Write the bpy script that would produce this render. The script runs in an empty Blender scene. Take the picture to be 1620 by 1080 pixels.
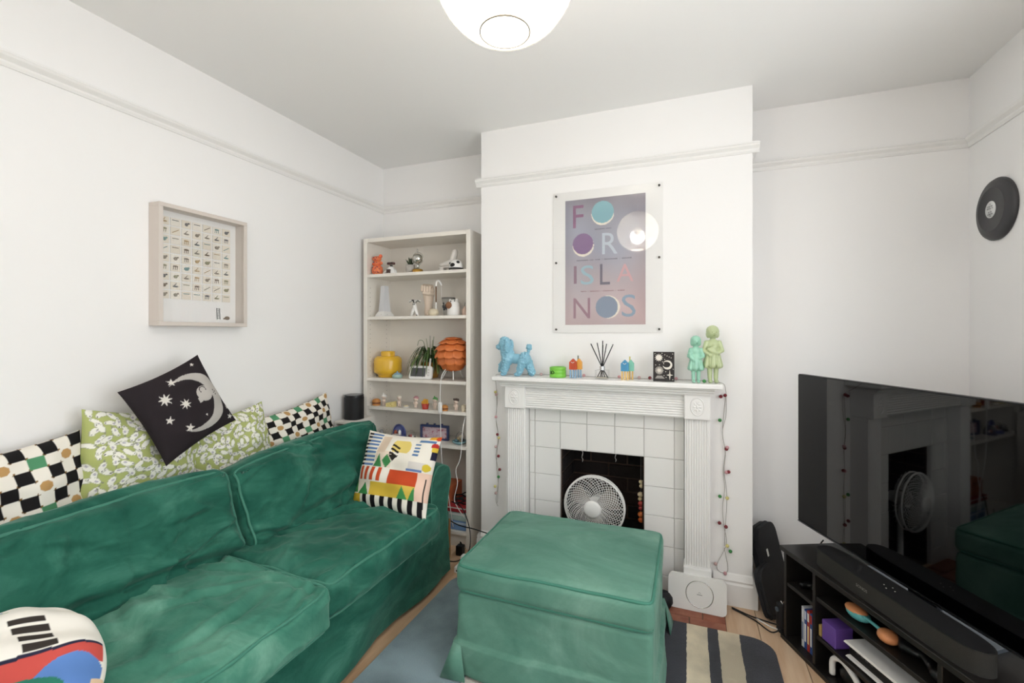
import bpy, bmesh, math, random
import numpy as np
from mathutils import Vector, Matrix, noise, Euler
random.seed(7)
scene = bpy.context.scene
COL = scene.collection
R = math.radians

# ------------------------------------------------------------------ camera
cam_d = bpy.data.cameras.new('camera'); cam = bpy.data.objects.new('camera', cam_d); COL.objects.link(cam)
cam.location = (0, 0, 1.365); cam.rotation_euler = (R(90), 0, R(21.2))
cam_d.sensor_width = 36.0; cam_d.lens = 16.0; cam_d.shift_y = -13.0/1620; cam_d.clip_start = .02
scene.camera = cam
# ------------------------------------------------------------------ world, lights, exposure
w = bpy.data.worlds.new('world'); scene.world = w; w.use_nodes = True
w.node_tree.nodes['Background'].inputs[0].default_value = (.93, .97, 1.0, 1)
w.node_tree.nodes['Background'].inputs[1].default_value = 4.5
scene.view_settings.view_transform = 'Standard'; scene.view_settings.look = 'None'
scene.view_settings.exposure = 0.06; scene.view_settings.gamma = 1.0
scene.view_settings.use_curve_mapping = False
RX, LX, BY, FY, WH, RY = 1.265, -2.145, 2.85, 2.545, 2.60, -1.45     # right, left, alcove back, breast front, ceiling, rear
BX0, BX1 = -1.19, .297                                              # chimney breast sides
WIN_R = (-.55, 1.72, .40, 2.35)                                       # window in the right wall: y0 y1 z0 z1
FILL_B = (-.15, .35, 1.0, 2.1)                                       # invented rear wall window, added for fill light: x0 x1 z0 z1
FILL_L = (-1.30, -.20, .40, 2.30)                                     # unseen left wall window, added to brighten the right wall: y0 y1 z0 z1
def portal(name, loc, rot, sx, sy):
    l = bpy.data.lights.new(name, 'AREA'); l.shape = 'RECTANGLE'; l.size = sx; l.size_y = sy
    l.cycles.is_portal = True
    o = bpy.data.objects.new(name, l); COL.objects.link(o); o.location = loc; o.rotation_euler = rot
portal('window_portal', (RX+.10, (WIN_R[0]+WIN_R[1])/2, (WIN_R[2]+WIN_R[3])/2), (0, R(90), 0), WIN_R[3]-WIN_R[2], WIN_R[1]-WIN_R[0])
portal('window_portal', ((FILL_B[0]+FILL_B[1])/2, RY-.10, (FILL_B[2]+FILL_B[3])/2), (R(90), 0, 0), FILL_B[1]-FILL_B[0], FILL_B[3]-FILL_B[2])

portal('window_portal', (LX-.10, (FILL_L[0]+FILL_L[1])/2, (FILL_L[2]+FILL_L[3])/2), (0, R(-90), 0), FILL_L[3]-FILL_L[2], FILL_L[1]-FILL_L[0])

# ------------------------------------------------------------------ materials
def lin(c):
    if isinstance(c, str):
        c = [int(c[i:i+2], 16)/255 for i in (1, 3, 5)]
    return tuple((x/12.92 if x <= .04045 else ((x+.055)/1.055)**2.4) for x in c)
MATS = {}
def mat(name, col='#ffffff', rough=.5, metal=0, spec=.5, bump=None, var=None, sheen=0, coat=0, emit=0, attr=False, trans=0, alpha=1, stretch=None, ior=1.45):
    if name in MATS: return MATS[name]
    m = bpy.data.materials.new(name); m.use_nodes = True; MATS[name] = m
    nt = m.node_tree; N = nt.nodes; L = nt.links; p = N['Principled BSDF']
    c = lin(col)+(1,)
    p.inputs['Base Color'].default_value = c; p.inputs['Roughness'].default_value = rough
    p.inputs['Metallic'].default_value = metal; p.inputs['Specular IOR Level'].default_value = spec
    p.inputs['IOR'].default_value = ior
    p.inputs['Transmission Weight'].default_value = trans; p.inputs['Alpha'].default_value = alpha
    if coat: p.inputs['Coat Weight'].default_value = coat; p.inputs['Coat Roughness'].default_value = .05
    if sheen:
        p.inputs['Sheen Weight'].default_value = sheen; p.inputs['Sheen Roughness'].default_value = .35
        p.inputs['Sheen Tint'].default_value = tuple(min(1, x*2.2+.22) for x in c[:3])+(1,)
    if emit: p.inputs['Emission Color'].default_value = c; p.inputs['Emission Strength'].default_value = emit
    tc = None
    if var or bump:
        tc = N.new('ShaderNodeTexCoord'); src = tc.outputs['Object']
        if stretch:
            mp = N.new('ShaderNodeMapping'); mp.inputs['Scale'].default_value = stretch; L.new(src, mp.inputs[0]); src = mp.outputs[0]
    if attr:
        a = N.new('ShaderNodeAttribute'); a.attribute_name = 'Col'; L.new(a.outputs['Color'], p.inputs['Base Color'])
    elif var:
        col2, sc, lo, hi = var
        n = N.new('ShaderNodeTexNoise'); n.inputs['Scale'].default_value = sc; n.inputs['Detail'].default_value = 5; n.inputs['Roughness'].default_value = .6
        L.new(src, n.inputs['Vector'])
        r = N.new('ShaderNodeValToRGB'); r.color_ramp.elements[0].position = lo; r.color_ramp.elements[1].position = hi
        r.color_ramp.elements[0].color = c; r.color_ramp.elements[1].color = lin(col2)+(1,)
        L.new(n.outputs['Fac'], r.inputs[0]); L.new(r.outputs[0], p.inputs['Base Color'])
    if bump:
        sc, st = bump
        n2 = N.new('ShaderNodeTexNoise'); n2.inputs['Scale'].default_value = sc; n2.inputs['Detail'].default_value = 4
        L.new(src, n2.inputs['Vector'])
        b = N.new('ShaderNodeBump'); b.inputs['Strength'].default_value = st; b.inputs['Distance'].default_value = .01
        L.new(n2.outputs['Fac'], b.inputs['Height']); L.new(b.outputs[0], p.inputs['Normal'])
    return m
def glass_mat(name, tint='#ffffff', gloss=.05):
    if name in MATS: return MATS[name]
    m = bpy.data.materials.new(name); m.use_nodes = True; MATS[name] = m
    nt = m.node_tree; N = nt.nodes; L = nt.links; N.remove(N['Principled BSDF'])
    t = N.new('ShaderNodeBsdfTransparent'); t.inputs[0].default_value = lin(tint)+(1,)
    g = N.new('ShaderNodeBsdfGlossy'); g.inputs['Roughness'].default_value = .02
    lw = N.new('ShaderNodeLayerWeight'); lw.inputs[0].default_value = .5; pw = N.new('ShaderNodeMath'); pw.operation = 'POWER'; L.new(lw.outputs['Facing'], pw.inputs[0]); pw.inputs[1].default_value = 4; f = N.new('ShaderNodeMath'); f.operation = 'MULTIPLY_ADD'; L.new(pw.outputs[0], f.inputs[0]); f.inputs[1].default_value = .8; f.inputs[2].default_value = gloss
    mx = N.new('ShaderNodeMixShader'); L.new(f.outputs[0], mx.inputs[0]); L.new(t.outputs[0], mx.inputs[1]); L.new(g.outputs[0], mx.inputs[2])
    L.new(mx.outputs[0], N['Material Output'].inputs[0])
    return m
wallm = mat('wall_paint', '#f8f6f4', .75, spec=.25, bump=(60, .03))
ceilm = mat('ceiling_paint', '#faf9f7', .8, spec=.2, bump=(40, .03))
gloss = mat('white_gloss_paint', '#f4f2ef', .35)
bookw = mat('white_laminate', '#f2ece2', .4)
def velvet_mat(name, c0, c1, c2, sc, stretch, crease):
    m = bpy.data.materials.new(name); m.use_nodes = True; MATS[name] = m; nt = m.node_tree; N = nt.nodes; L = nt.links; p = N['Principled BSDF']
    p.inputs['Roughness'].default_value = .8; p.inputs['Specular IOR Level'].default_value = .12
    p.inputs['Sheen Weight'].default_value = .4; p.inputs['Sheen Roughness'].default_value = .4; p.inputs['Sheen Tint'].default_value = (.45, .62, .55, 1)
    tc = N.new('ShaderNodeTexCoord'); mp = N.new('ShaderNodeMapping'); mp.inputs['Scale'].default_value = stretch; L.new(tc.outputs['Object'], mp.inputs[0])
    n = N.new('ShaderNodeTexNoise'); n.inputs['Scale'].default_value = sc; n.inputs['Detail'].default_value = 7; n.inputs['Roughness'].default_value = .62; n.inputs['Distortion'].default_value = .9; L.new(mp.outputs[0], n.inputs['Vector'])
    r = N.new('ShaderNodeValToRGB'); e = r.color_ramp.elements; e[0].position = .36; e[0].color = lin(c0)+(1,); e[1].position = .74; e[1].color = lin(c2)+(1,); q = e.new(.54); q.color = lin(c1)+(1,)
    L.new(n.outputs['Fac'], r.inputs[0]); L.new(r.outputs[0], p.inputs['Base Color'])
    n2 = N.new('ShaderNodeTexNoise'); n2.noise_type = 'RIDGED_MULTIFRACTAL'; n2.inputs['Scale'].default_value = 3.2; n2.inputs['Detail'].default_value = 3; n2.inputs['Distortion'].default_value = .7; L.new(mp.outputs[0], n2.inputs['Vector'])
    n3 = N.new('ShaderNodeTexNoise'); n3.inputs['Scale'].default_value = 26; n3.inputs['Detail'].default_value = 4; L.new(mp.outputs[0], n3.inputs['Vector'])
    b = N.new('ShaderNodeBump'); b.inputs['Strength'].default_value = crease; b.inputs['Distance'].default_value = .03; L.new(n2.outputs['Fac'], b.inputs['Height'])
    b2 = N.new('ShaderNodeBump'); b2.inputs['Strength'].default_value = .2; b2.inputs['Distance'].default_value = .01; L.new(n3.outputs['Fac'], b2.inputs['Height']); L.new(b.outputs[0], b2.inputs['Normal']); L.new(b2.outputs[0], p.inputs['Normal'])
    return m
velvet = velvet_mat('green_velvet', '#1d5345', '#2c6655', '#4a8270', 4.0, (1, .9, 1.5), .45)
velvet_l = velvet_mat('green_velvet_pale', '#35705e', '#4c8571', '#74a490', 3.2, (1, 1.3, 1), .3)  # paler green, used on the near seat cushion
velvet_o = velvet_mat('green_velvet_footstool', '#527f6f', '#638f7e', '#80a695', 2.4, (.8, 1.6, 1), .12)
pipe_m = mat('green_piping', '#3f7c69', .7, sheen=.5)
black = mat('black_plastic', '#0c0c0d', .4)
blackm = mat('black_matt', '#17171a', .65)
whitep = mat('white_plastic', '#f2f0ec', .35)
chrome = mat('chrome', '#d8d8d8', .15, metal=1)
printm = mat('printed_cotton', attr=True, rough=.85, spec=.2)
papm = mat('printed_paper', attr=True, rough=.5, spec=.3)
glassm = glass_mat('clear_glass')

# ------------------------------------------------------------------ mesh builder
WM = {}
class B:
    def __init__(s): s.v = []; s.f = []; s.m = []; s.s = []; s.mi = 0; s.X = Matrix()
    def add(s, vs, fs, smooth=False):
        o = len(s.v); X = s.X
        s.v += [tuple(X @ Vector(p)) for p in vs]
        for f in fs: s.f.append(tuple(i+o for i in f)); s.m.append(s.mi); s.s.append(smooth)
        return s
    def bm(s, bm, smooth=False):
        bm.verts.ensure_lookup_table(); bm.verts.index_update()
        s.add([v.co[:] for v in bm.verts], [[v.index for v in f.verts] for f in bm.faces], smooth); bm.free(); return s
    def box(s, x0, y0, z0, x1, y1, z1, bev=0, seg=2):
        if not bev:
            v = [(x, y, z) for z in (z0, z1) for y in (y0, y1) for x in (x0, x1)]
            return s.add(v, [(0, 2, 3, 1), (4, 5, 7, 6), (0, 1, 5, 4), (2, 6, 7, 3), (0, 4, 6, 2), (1, 3, 7, 5)])
        bm = bmesh.new(); bmesh.ops.create_cube(bm, size=1)
        for v in bm.verts: v.co = Vector((x0+(v.co.x+.5)*(x1-x0), y0+(v.co.y+.5)*(y1-y0), z0+(v.co.z+.5)*(z1-z0)))
        bmesh.ops.bevel(bm, geom=bm.edges[:], offset=bev, segments=seg, profile=.5, affect='EDGES')
        o = len(s.f); s.bm(bm, True)
        for i in range(o, len(s.f)):
            p = [Vector(s.v[k]) for k in s.f[i]]; n = (p[1]-p[0]).cross(p[2]-p[1]); n = s.X.to_3x3().inverted() @ n
            if seg == 1 or max(abs(c) for c in n) > .999*n.length: s.s[i] = False
        return s
    def lathe(s, prof, c=(0, 0, 0), seg=24, axis='Z', smooth=True):
        vs = []; fs = []; n = len(prof)
        for i in range(seg):
            a = 2*math.pi*i/seg
            for r, z in prof:
                x, y = r*math.cos(a), r*math.sin(a)
                p = {'Z': (x, y, z), 'Y': (x, z, y), 'X': (z, x, y)}[axis]
                vs.append((c[0]+p[0], c[1]+p[1], c[2]+p[2]))
        for i in range(seg):
            for j in range(n-1):
                a = i*n+j; b = ((i+1) % seg)*n+j
                fs.append((a, b, b+1, a+1) if axis != 'Y' else (a, a+1, b+1, b))
        s.add(vs, fs, smooth)
        for j, fl in ((0, True), (n-1, False)):
            if prof[j][0] > 1e-5:
                ring = [vs[i*n+j] for i in range(seg)]
                idx = list(range(seg))
                if fl == (axis != 'Y'): idx.reverse()
                s.add(ring, [idx])
        return s
    def cyl(s, c, r, h, seg=20, axis='Z', r2=None, smooth=True):
        return s.lathe([(r, 0), (r if r2 is None else r2, h)], c, seg, axis, smooth)
    def ell(s, c, rad, seg=14, rings=9, rot=None):
        if isinstance(rad, (int, float)): rad = (rad,)*3
        bm = bmesh.new(); bmesh.ops.create_uvsphere(bm, u_segments=seg, v_segments=rings, radius=1)
        M = Matrix.Translation(c) @ (Euler(rot).to_matrix().to_4x4() if rot else Matrix()) @ Matrix.Diagonal((*rad, 1))
        bmesh.ops.transform(bm, matrix=M, verts=bm.verts); return s.bm(bm, True)
    def tube(s, pts, r, seg=6, closed=False, caps=True):
        pts = [Vector(p) for p in pts]; n = len(pts); vs = []; fs = []
        rr = r if isinstance(r, (list, tuple)) else [r]*n
        up = None
        for i, p in enumerate(pts):
            a = pts[(i-1) % n] if (closed or i > 0) else p; b = pts[(i+1) % n] if (closed or i < n-1) else p
            t = (b-a)
            t = t.normalized() if t.length > 1e-9 else Vector((0, 0, 1))
            if up is None: up = Vector((0, 0, 1)) if abs(t.z) < .9 else Vector((1, 0, 0))
            x = up.cross(t)
            if x.length < 1e-6: x = Vector((1, .3, .2)).cross(t)
            x.normalize(); y = t.cross(x); up = y
            for k in range(seg):
                q = 2*math.pi*k/seg; vs.append(tuple(p+x*rr[i]*math.cos(q)+y*rr[i]*math.sin(q)))
        for i in range(n if closed else n-1):
            for k in range(seg):
                a = i*seg+k; b = i*seg+(k+1) % seg; c = ((i+1) % n)*seg+(k+1) % seg; d = ((i+1) % n)*seg+k
                fs.append((a, b, c, d))
        if caps and not closed: fs.append(tuple(range(seg-1, -1, -1))); fs.append(tuple((n-1)*seg+k for k in range(seg)))
        return s.add(vs, fs, seg > 4)
    def prism(s, out, a, b, axis='Z', smooth=False):
        n = len(out); f = {'Z': lambda p, h: (p[0], p[1], h), 'Y': lambda p, h: (p[0], h, p[1]), 'X': lambda p, h: (h, p[0], p[1])}[axis]
        vs = [f(p, a) for p in out]+[f(p, b) for p in out]
        fs = [(i, (i+1) % n, n+(i+1) % n, n+i) for i in range(n)]
        s.add(vs, fs, smooth); s.add([f(p, a) for p in out], [tuple(range(n-1, -1, -1))]); s.add([f(p, b) for p in out], [tuple(range(n))]); return s
    def mesh(s, name, mats):
        me = bpy.data.meshes.new(name); me.from_pydata(s.v, [], s.f)
        for m in (mats if isinstance(mats, (list, tuple)) else [mats]): me.materials.append(m)
        me.polygons.foreach_set('material_index', s.m); me.polygons.foreach_set('use_smooth', s.s)
        b = bmesh.new(); b.from_mesh(me); bmesh.ops.recalc_face_normals(b, faces=b.faces[:]); b.to_mesh(me); b.free()
        me.update(); return me
    def build(s, name, mats, parent=None, label=None, cat=None, group=None, kind=None, keep=False):
        me = s.mesh(name, mats); o = bpy.data.objects.new(name, me); COL.objects.link(o)
        if parent is not None:
            me.transform(WM[parent].inverted()); o.parent = parent; WM[o] = WM[parent]
            if label: o['label'] = label
            if kind: o['kind'] = kind
        else:
            vs = np.array(s.v); c = Vector(((vs[:, 0].min()+vs[:, 0].max())/2, (vs[:, 1].min()+vs[:, 1].max())/2, vs[:, 2].min()))
            if keep: c = Vector((0, 0, 0))
            M = Matrix.Translation(c); me.transform(M.inverted()); o.location = c; WM[o] = M
            tag(o, label, cat, group, kind)
        return o
def tag(o, label=None, cat=None, group=None, kind=None):
    if label: o['label'] = label
    if cat: o['category'] = cat
    if group: o['group'] = group
    if kind: o['kind'] = kind
    return o
def thing(name, label, cat, loc, rz=0, group=None):
    o = bpy.data.objects.new(name, None); COL.objects.link(o); o.location = loc; o.rotation_euler = (0, 0, rz); o.empty_display_size = .05
    WM[o] = Matrix.Translation(loc) @ Matrix.Rotation(rz, 4, 'Z')
    return tag(o, label, cat, group)
def piece(name, me, parent, loc, rot=(0, 0, 0), scale=(1, 1, 1)):      # a small part that shares its mesh; loc in world space
    o = bpy.data.objects.new(name, me); COL.objects.link(o); o.parent = parent
    M = WM[parent].inverted() @ (Matrix.Translation(loc) @ Euler(rot).to_matrix().to_4x4() @ Matrix.Diagonal((*scale, 1)))
    o.matrix_local = M; WM[o] = WM[parent] @ M
    return o
def sm_path(pts, n=8, closed=False):
    P = [Vector(p) for p in pts]; out = []; m = len(P)
    for i in range(m if closed else m-1):
        g = lambda k: P[k % m] if closed else P[max(0, min(m-1, k))]
        a, b, c, d = g(i-1), g(i), g(i+1), g(i+2)
        for k in range(n):
            t = k/n; out.append(.5*((2*b)+(c-a)*t+(2*a-5*b+4*c-d)*t*t+(3*b-a-3*c+d)*t**3))
    if not closed: out.append(P[-1])
    return out
def txt(s, size, M, align='CENTER', depth=0):
    cu = bpy.data.curves.new('t', 'FONT'); cu.body = s; cu.size = size; cu.align_x = align; cu.align_y = 'CENTER'; cu.extrude = depth; cu.resolution_u = 3
    o = bpy.data.objects.new('t', cu); COL.objects.link(o)
    me = o.to_mesh(); vs = [tuple(M @ v.co) for v in me.vertices]; fs = [tuple(p.vertices) for p in me.polygons]
    o.to_mesh_clear(); bpy.data.objects.remove(o); bpy.data.curves.remove(cu)
    return vs, fs
def blob(name, prims, m, parent, vox=.006, it=6, bumpf=None):
    """one continuous body: ellipsoids and tapered limbs fused by a voxel remesh. prims in the parent's local frame"""
    b = B()
    for p in prims:
        if p[0] == 'e': b.ell(p[1], p[2], 16, 10, p[3] if len(p) > 3 else None)
        else:
            n = 6; P0, P1 = Vector(p[1]), Vector(p[2]); r0, r1 = p[3], p[4]
            b.tube([P0.lerp(P1, k/n) for k in range(n+1)], [r0+(r1-r0)*k/n for k in range(n+1)], 12)
            b.ell(P0, r0, 12, 8); b.ell(P1, r1, 12, 8)
    me = b.mesh(name, m); o = bpy.data.objects.new(name, me); COL.objects.link(o)
    r = o.modifiers.new('r', 'REMESH'); r.mode = 'VOXEL'; r.voxel_size = vox
    s = o.modifiers.new('s', 'SMOOTH'); s.factor = .5; s.iterations = it
    dg = bpy.context.evaluated_depsgraph_get(); me2 = bpy.data.meshes.new_from_object(o.evaluated_get(dg))
    bpy.data.objects.remove(o)
    if bumpf:
        ns = [v.normal.copy() for v in me2.vertices]
        for v, nn in zip(me2.vertices, ns): v.co += nn*bumpf(v.co)
    me2.polygons.foreach_set('use_smooth', [True]*len(me2.polygons)); me2.name = name
    o = bpy.data.objects.new(name, me2); COL.objects.link(o); o.parent = parent; WM[o] = WM[parent]
    if not me2.materials: me2.materials.append(m)
    return o

# ================================================================== THE ROOM
b = B(); T = .22
# ---- walls
y0, y1, z0, z1 = FILL_L
b.box(LX-T, RY-T, -.1, LX, y0, WH); b.box(LX-T, y1, -.1, LX, BY+.2, WH); b.box(LX-T, y0, -.1, LX, y1, z0); b.box(LX-T, y0, z1, LX, y1, WH); b.build('wall_left', wallm, label='plain white left wall with picture rail', cat='wall', kind='structure')
b = B(); b.box(LX, BY, -.1, RX+T, BY+.2, WH)
b.build('wall_back', wallm, label='white back wall of both alcoves', cat='wall', kind='structure')
b = B(); ox0, ox1, oz = -.684, -.222, .703
b.box(BX0, FY, -.1, ox0, BY, WH); b.box(ox1, FY, -.1, BX1, BY, WH); b.box(ox0, FY, oz, ox1, BY, WH)
b.build('wall_chimney_breast', wallm, label='white chimney breast projecting between the two alcoves', cat='wall', kind='structure')
y0, y1, z0, z1 = WIN_R; b = B()
b.box(RX, RY-T, -.1, RX+T, y0, WH); b.box(RX, y1, -.1, RX+T, BY, WH); b.box(RX, y0, -.1, RX+T, y1, z0); b.box(RX, y0, z1, RX+T, y1, WH)
b.build('wall_right', wallm, label='white right wall behind the television', cat='wall', kind='structure')
x0, x1, z0, z1 = FILL_B; b = B()
b.box(LX, RY-T, -.1, x0, RY, WH); b.box(x1, RY-T, -.1, RX, RY, WH); b.box(x0, RY-T, -.1, x1, RY, z0); b.box(x0, RY-T, z1, x1, RY, WH)
b.build('wall_rear', wallm, label='white rear wall behind the camera', cat='wall', kind='structure')
b = B(); b.box(LX-T, RY-T, WH, RX+T, BY+.2, WH+.1); b.build('ceiling', ceilm, label='flat white ceiling', cat='ceiling', kind='structure')
# ---- windows
def window(n, X, horizontal, lab, left=False):     # built in a frame where u runs along the wall
    a0, a1, z0, z1 = X; o = thing('window_%d' % n, lab, 'window', (0, 0, 0)); o['kind'] = 'structure'
    def bx(bb, u0, w0, za, u1, w1, zb):
        if horizontal: bb.box(u0, RY-w1, za, u1, RY-w0, zb)
        elif left: bb.box(LX-w1, u0, za, LX-w0, u1, zb)
        else: bb.box(RX+w0, u0, za, RX+w1, u1, zb)
    f = B(); t = .06; mid = (a0+a1)/2
    bx(f, a0, .06, z0, a0+t, .14, z1); bx(f, a1-t, .06, z0, a1, .14, z1); bx(f, a0+t, .06, z0, a1-t, .14, z0+t); bx(f, a0+t, .06, z1-t, a1-t, .14, z1); bx(f, mid-.03, .06, z0+t, mid+.03, .14, z1-t)
    f.build('window_frame', gloss, o)
    for c0, c1 in ((a0+t, mid-.03), (mid+.03, a1-t)):
        g = B(); bx(g, c0, .095, z0+t, c1, .101, z1-t); g.build('pane', glassm, o)
    s = B(); bx(s, a0-.04, -.05, z0-.03, a1+.04, -.0005, z0+.004); bx(s, a0+.001, -.0005, z0+.0005, a1-.001, .059, z0+.004); s.build('window_sill', gloss, o)
window(1, WIN_R, False, 'white framed window with two panes in the right wall'); window(2, FILL_B, True, 'white framed window with two panes added in the rear wall for fill light'); window(3, FILL_L, False, 'white framed window with two panes added at the rear of the left wall for fill light', True)
# ---- floor of boards running away from the camera
woods = [mat('pine_board_a', '#dcbfa0', .45, var=('#caa482', 3, .35, .7), stretch=(9, .8, 9), bump=(60, .05)),
         mat('pine_board_b', '#e2c7a9', .45, var=('#d2ae8b', 3, .35, .7), stretch=(9, .8, 9), bump=(60, .05)),
         mat('pine_board_c', '#d3b292', .45, var=('#c09a76', 3, .35, .7), stretch=(9, .8, 9), bump=(60, .05))]
b = B(); b.box(LX, RY, -.1, RX, BY, -.022)
floor = b.build('floor', mat('floor_void', '#241a12', .9), label='bare pine floorboards', cat='floor', kind='structure', keep=True)
PW = .1515; x = LX; k = 0; edges = [.302-PW*i for i in range(17)]+[.302+PW*i for i in range(1, 8)]
edges = sorted(e for e in edges if LX-PW < e < RX)
bm_ = {}
for i, e in enumerate(edges):
    a, c = max(e, LX)+.0012, min(e+PW, RX)-.0012
    if c-a < .03: continue
    cuts = [RY, RY+1.1+.7*((i*37) % 10)/10, BY]
    for y0_, y1_ in zip(cuts[:-1], cuts[1:]):
        p = B(); p.box(a, y0_+.001, -.022, c, y1_-.001, 0, .0015, 1); p.build('plank', woods[(i*7+int(y0_*3)) % 3], floor)
# ---- picture rail and skirting
def moulding(path, prof):       # path of (x,y,nx,ny): extrude a profile (out, z) along straight runs
    b = B()
    for (x0, y0, x1, y1, nx, ny) in path:
        n = len(prof); vs = [(x0+nx*o, y0+ny*o, z) for o, z in prof]+[(x1+nx*o, y1+ny*o, z) for o, z in prof]
        b.add(vs, [(i, i+1, n+i+1, n+i) for i in range(n-1)]+[tuple(range(n)), tuple(range(2*n-1, n-1, -1))])
    return b
rail = [(0, 2.262), (.006, 2.262), (.012, 2.272), (.012, 2.280), (.026, 2.292), (.030, 2.300), (.022, 2.306), (.022, 2.312), (.012, 2.316), (0, 2.318)]
moulding([(LX, -.14, LX, BY, 1, 0)], rail).build('trim_1', gloss, label='white picture rail along the left wall', cat='picture rail', kind='structure')
moulding([(LX, BY, BX0, BY, 0, -1)], rail).build('trim_2', gloss, label='white picture rail above the bookcase', cat='picture rail', kind='structure')
moulding([(BX0-.03, FY, BX1+.03, FY, 0, -1), (BX0, FY-.0, BX0, BY, -1, 0), (BX1, FY-.0, BX1, BY, 1, 0)], rail).build('trim_3', gloss, label='white picture rail around the chimney breast', cat='picture rail', kind='structure')
moulding([(BX1, BY, RX, BY, 0, -1)], rail).build('trim_4', gloss, label='white picture rail in the right alcove', cat='picture rail', kind='structure')
moulding([(RX, WIN_R[1]+.06, RX, BY, -1, 0)], rail).build('trim_5', gloss, label='white picture rail on the right wall', cat='picture rail', kind='structure')
sk = [(0, 0), (.022, 0), (.022, .105), (.017, .115), (.02, .125), (.012, .14), (.006, .15), (0, .155)]
moulding([(.118, FY, BX1, FY, 0, -1), (BX1, FY-.022, BX1, BY, 1, 0)], sk).build('baseboard_breast', gloss, label='white skirting board at the right foot of the chimney breast', cat='skirting', kind='structure')
moulding([(BX1, BY, RX, BY, 0, -1), (RX, RY, RX, BY, -1, 0)], sk).build('baseboard_right', gloss, label='white skirting board in the right alcove', cat='skirting', kind='structure')
moulding([(BX0, FY, -1.0, FY, 0, -1), (BX0, FY-.022, BX0, BY, -1, 0), (LX, BY, BX0, BY, 0, -1), (LX, RY, LX, BY, 1, 0)], sk).build('baseboard_left', gloss, label='white skirting board on the left side', cat='skirting', kind='structure')

# ================================================================== FIREPLACE
fp = thing('fireplace', 'white painted fireplace surround with fluted legs and tiled panel', 'fireplace', (-.447, FY, 0))
fx = -.447
b = B(); prof = [(2.545, 1.060), (2.425, 1.060), (2.422, 1.070), (2.412, 1.074), (2.410, 1.082), (2.398, 1.088), (2.398, 1.094), (2.545, 1.094)]
b.prism(prof, fx-.565, fx+.565, 'X'); b.build('cornice', gloss, fp)
b = B(); b.box(fx-.602, 2.378, 1.094, fx+.602, 2.545, 1.120, .006); b.build('mantel_shelf', gloss, fp)
for s in (-1, 1):
    xa, xb = (fx-.543, fx-.422) if s < 0 else (fx+.427, fx+.548)
    b = B(); b.box(xa, 2.436, .936, xb, 2.545, 1.062, .003); blk = b.build('corner_block', gloss, fp)
    cx = (xa+xb)/2; b = B()
    b.tube([(cx+.031*math.cos(a), 2.436, 1.0+.043*math.sin(a)) for a in [2*math.pi*i/28 for i in range(28)]], .0035, 6, True)
    b.ell((cx, 2.437, 1.0), (.028, .004, .040), 20, 10)
    for i in range(8):
        a = 2*math.pi*i/8; b.ell((cx+.013*math.cos(a), 2.434, 1.0+.019*math.sin(a)), (.006, .003, .009), 8, 6, (0, -a+1.57, 0))
    b.ell((cx, 2.433, 1.0), (.007, .004, .010), 8, 6); b.build('medallion', gloss, blk)
    b = B(); b.box(xa+.002, 2.462, .19, xb-.002, 2.545, .936)
    nfl = 9; fw = (xb-xa-.016)/nfl
    for i in range(nfl):
        u = xa+.008+fw*(i+.5); b.cyl((u, 2.462, .2), fw*.40, .73, 8)
    b.build('fluted_leg', gloss, fp)
    b = B(); b.box(xa-.004, 2.44, 0, xb+.004, 2.545, .195, .004); b.build('plinth_block', gloss, fp)
b = B(); b.box(fx-.422, 2.462, .937, fx+.427, 2.545, 1.062)
for i in range(10): b.cyl((fx-.422, 2.462, .944+i*.0125), .0048, .849, 8, 'X')
b.build('reeded_frieze', gloss, fp)
tilem = mat('white_glazed_tile', '#eceae7', .22, bump=(9, .03)); grout = mat('grout', '#d9d5d0', .8)
b = B(); b.box(fx-.422, 2.531, 0, ox0, 2.545, .937); b.box(ox1, 2.531, 0, fx+.427, 2.545, .937); b.box(ox0, 2.531, oz, ox1, 2.545, .937)
panel = b.build('tile_panel', grout, fp)
cols = [(-.869, -.8365), (-.835, ox0), (ox0, -.530), (-.530, -.376), (-.376, ox1), (ox1, -.069), (-.069, -.020)]
rows = [(.856, .937), (.706, .856), (.552, .706), (.398, .552), (.244, .398), (.09, .244), (0, .09)]
for j, (za, zb) in enumerate(rows):
    for i, (xa, xb) in enumerate(cols):
        if j >= 2 and 2 <= i <= 4: continue
        q = B(); d = random.uniform(-.0012, .0012); q.box(xa+.0012, 2.524+d, za+.0012, xb-.0012, 2.533, zb-.0012, .0015, 1); q.build('tile', tilem, panel)
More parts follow.
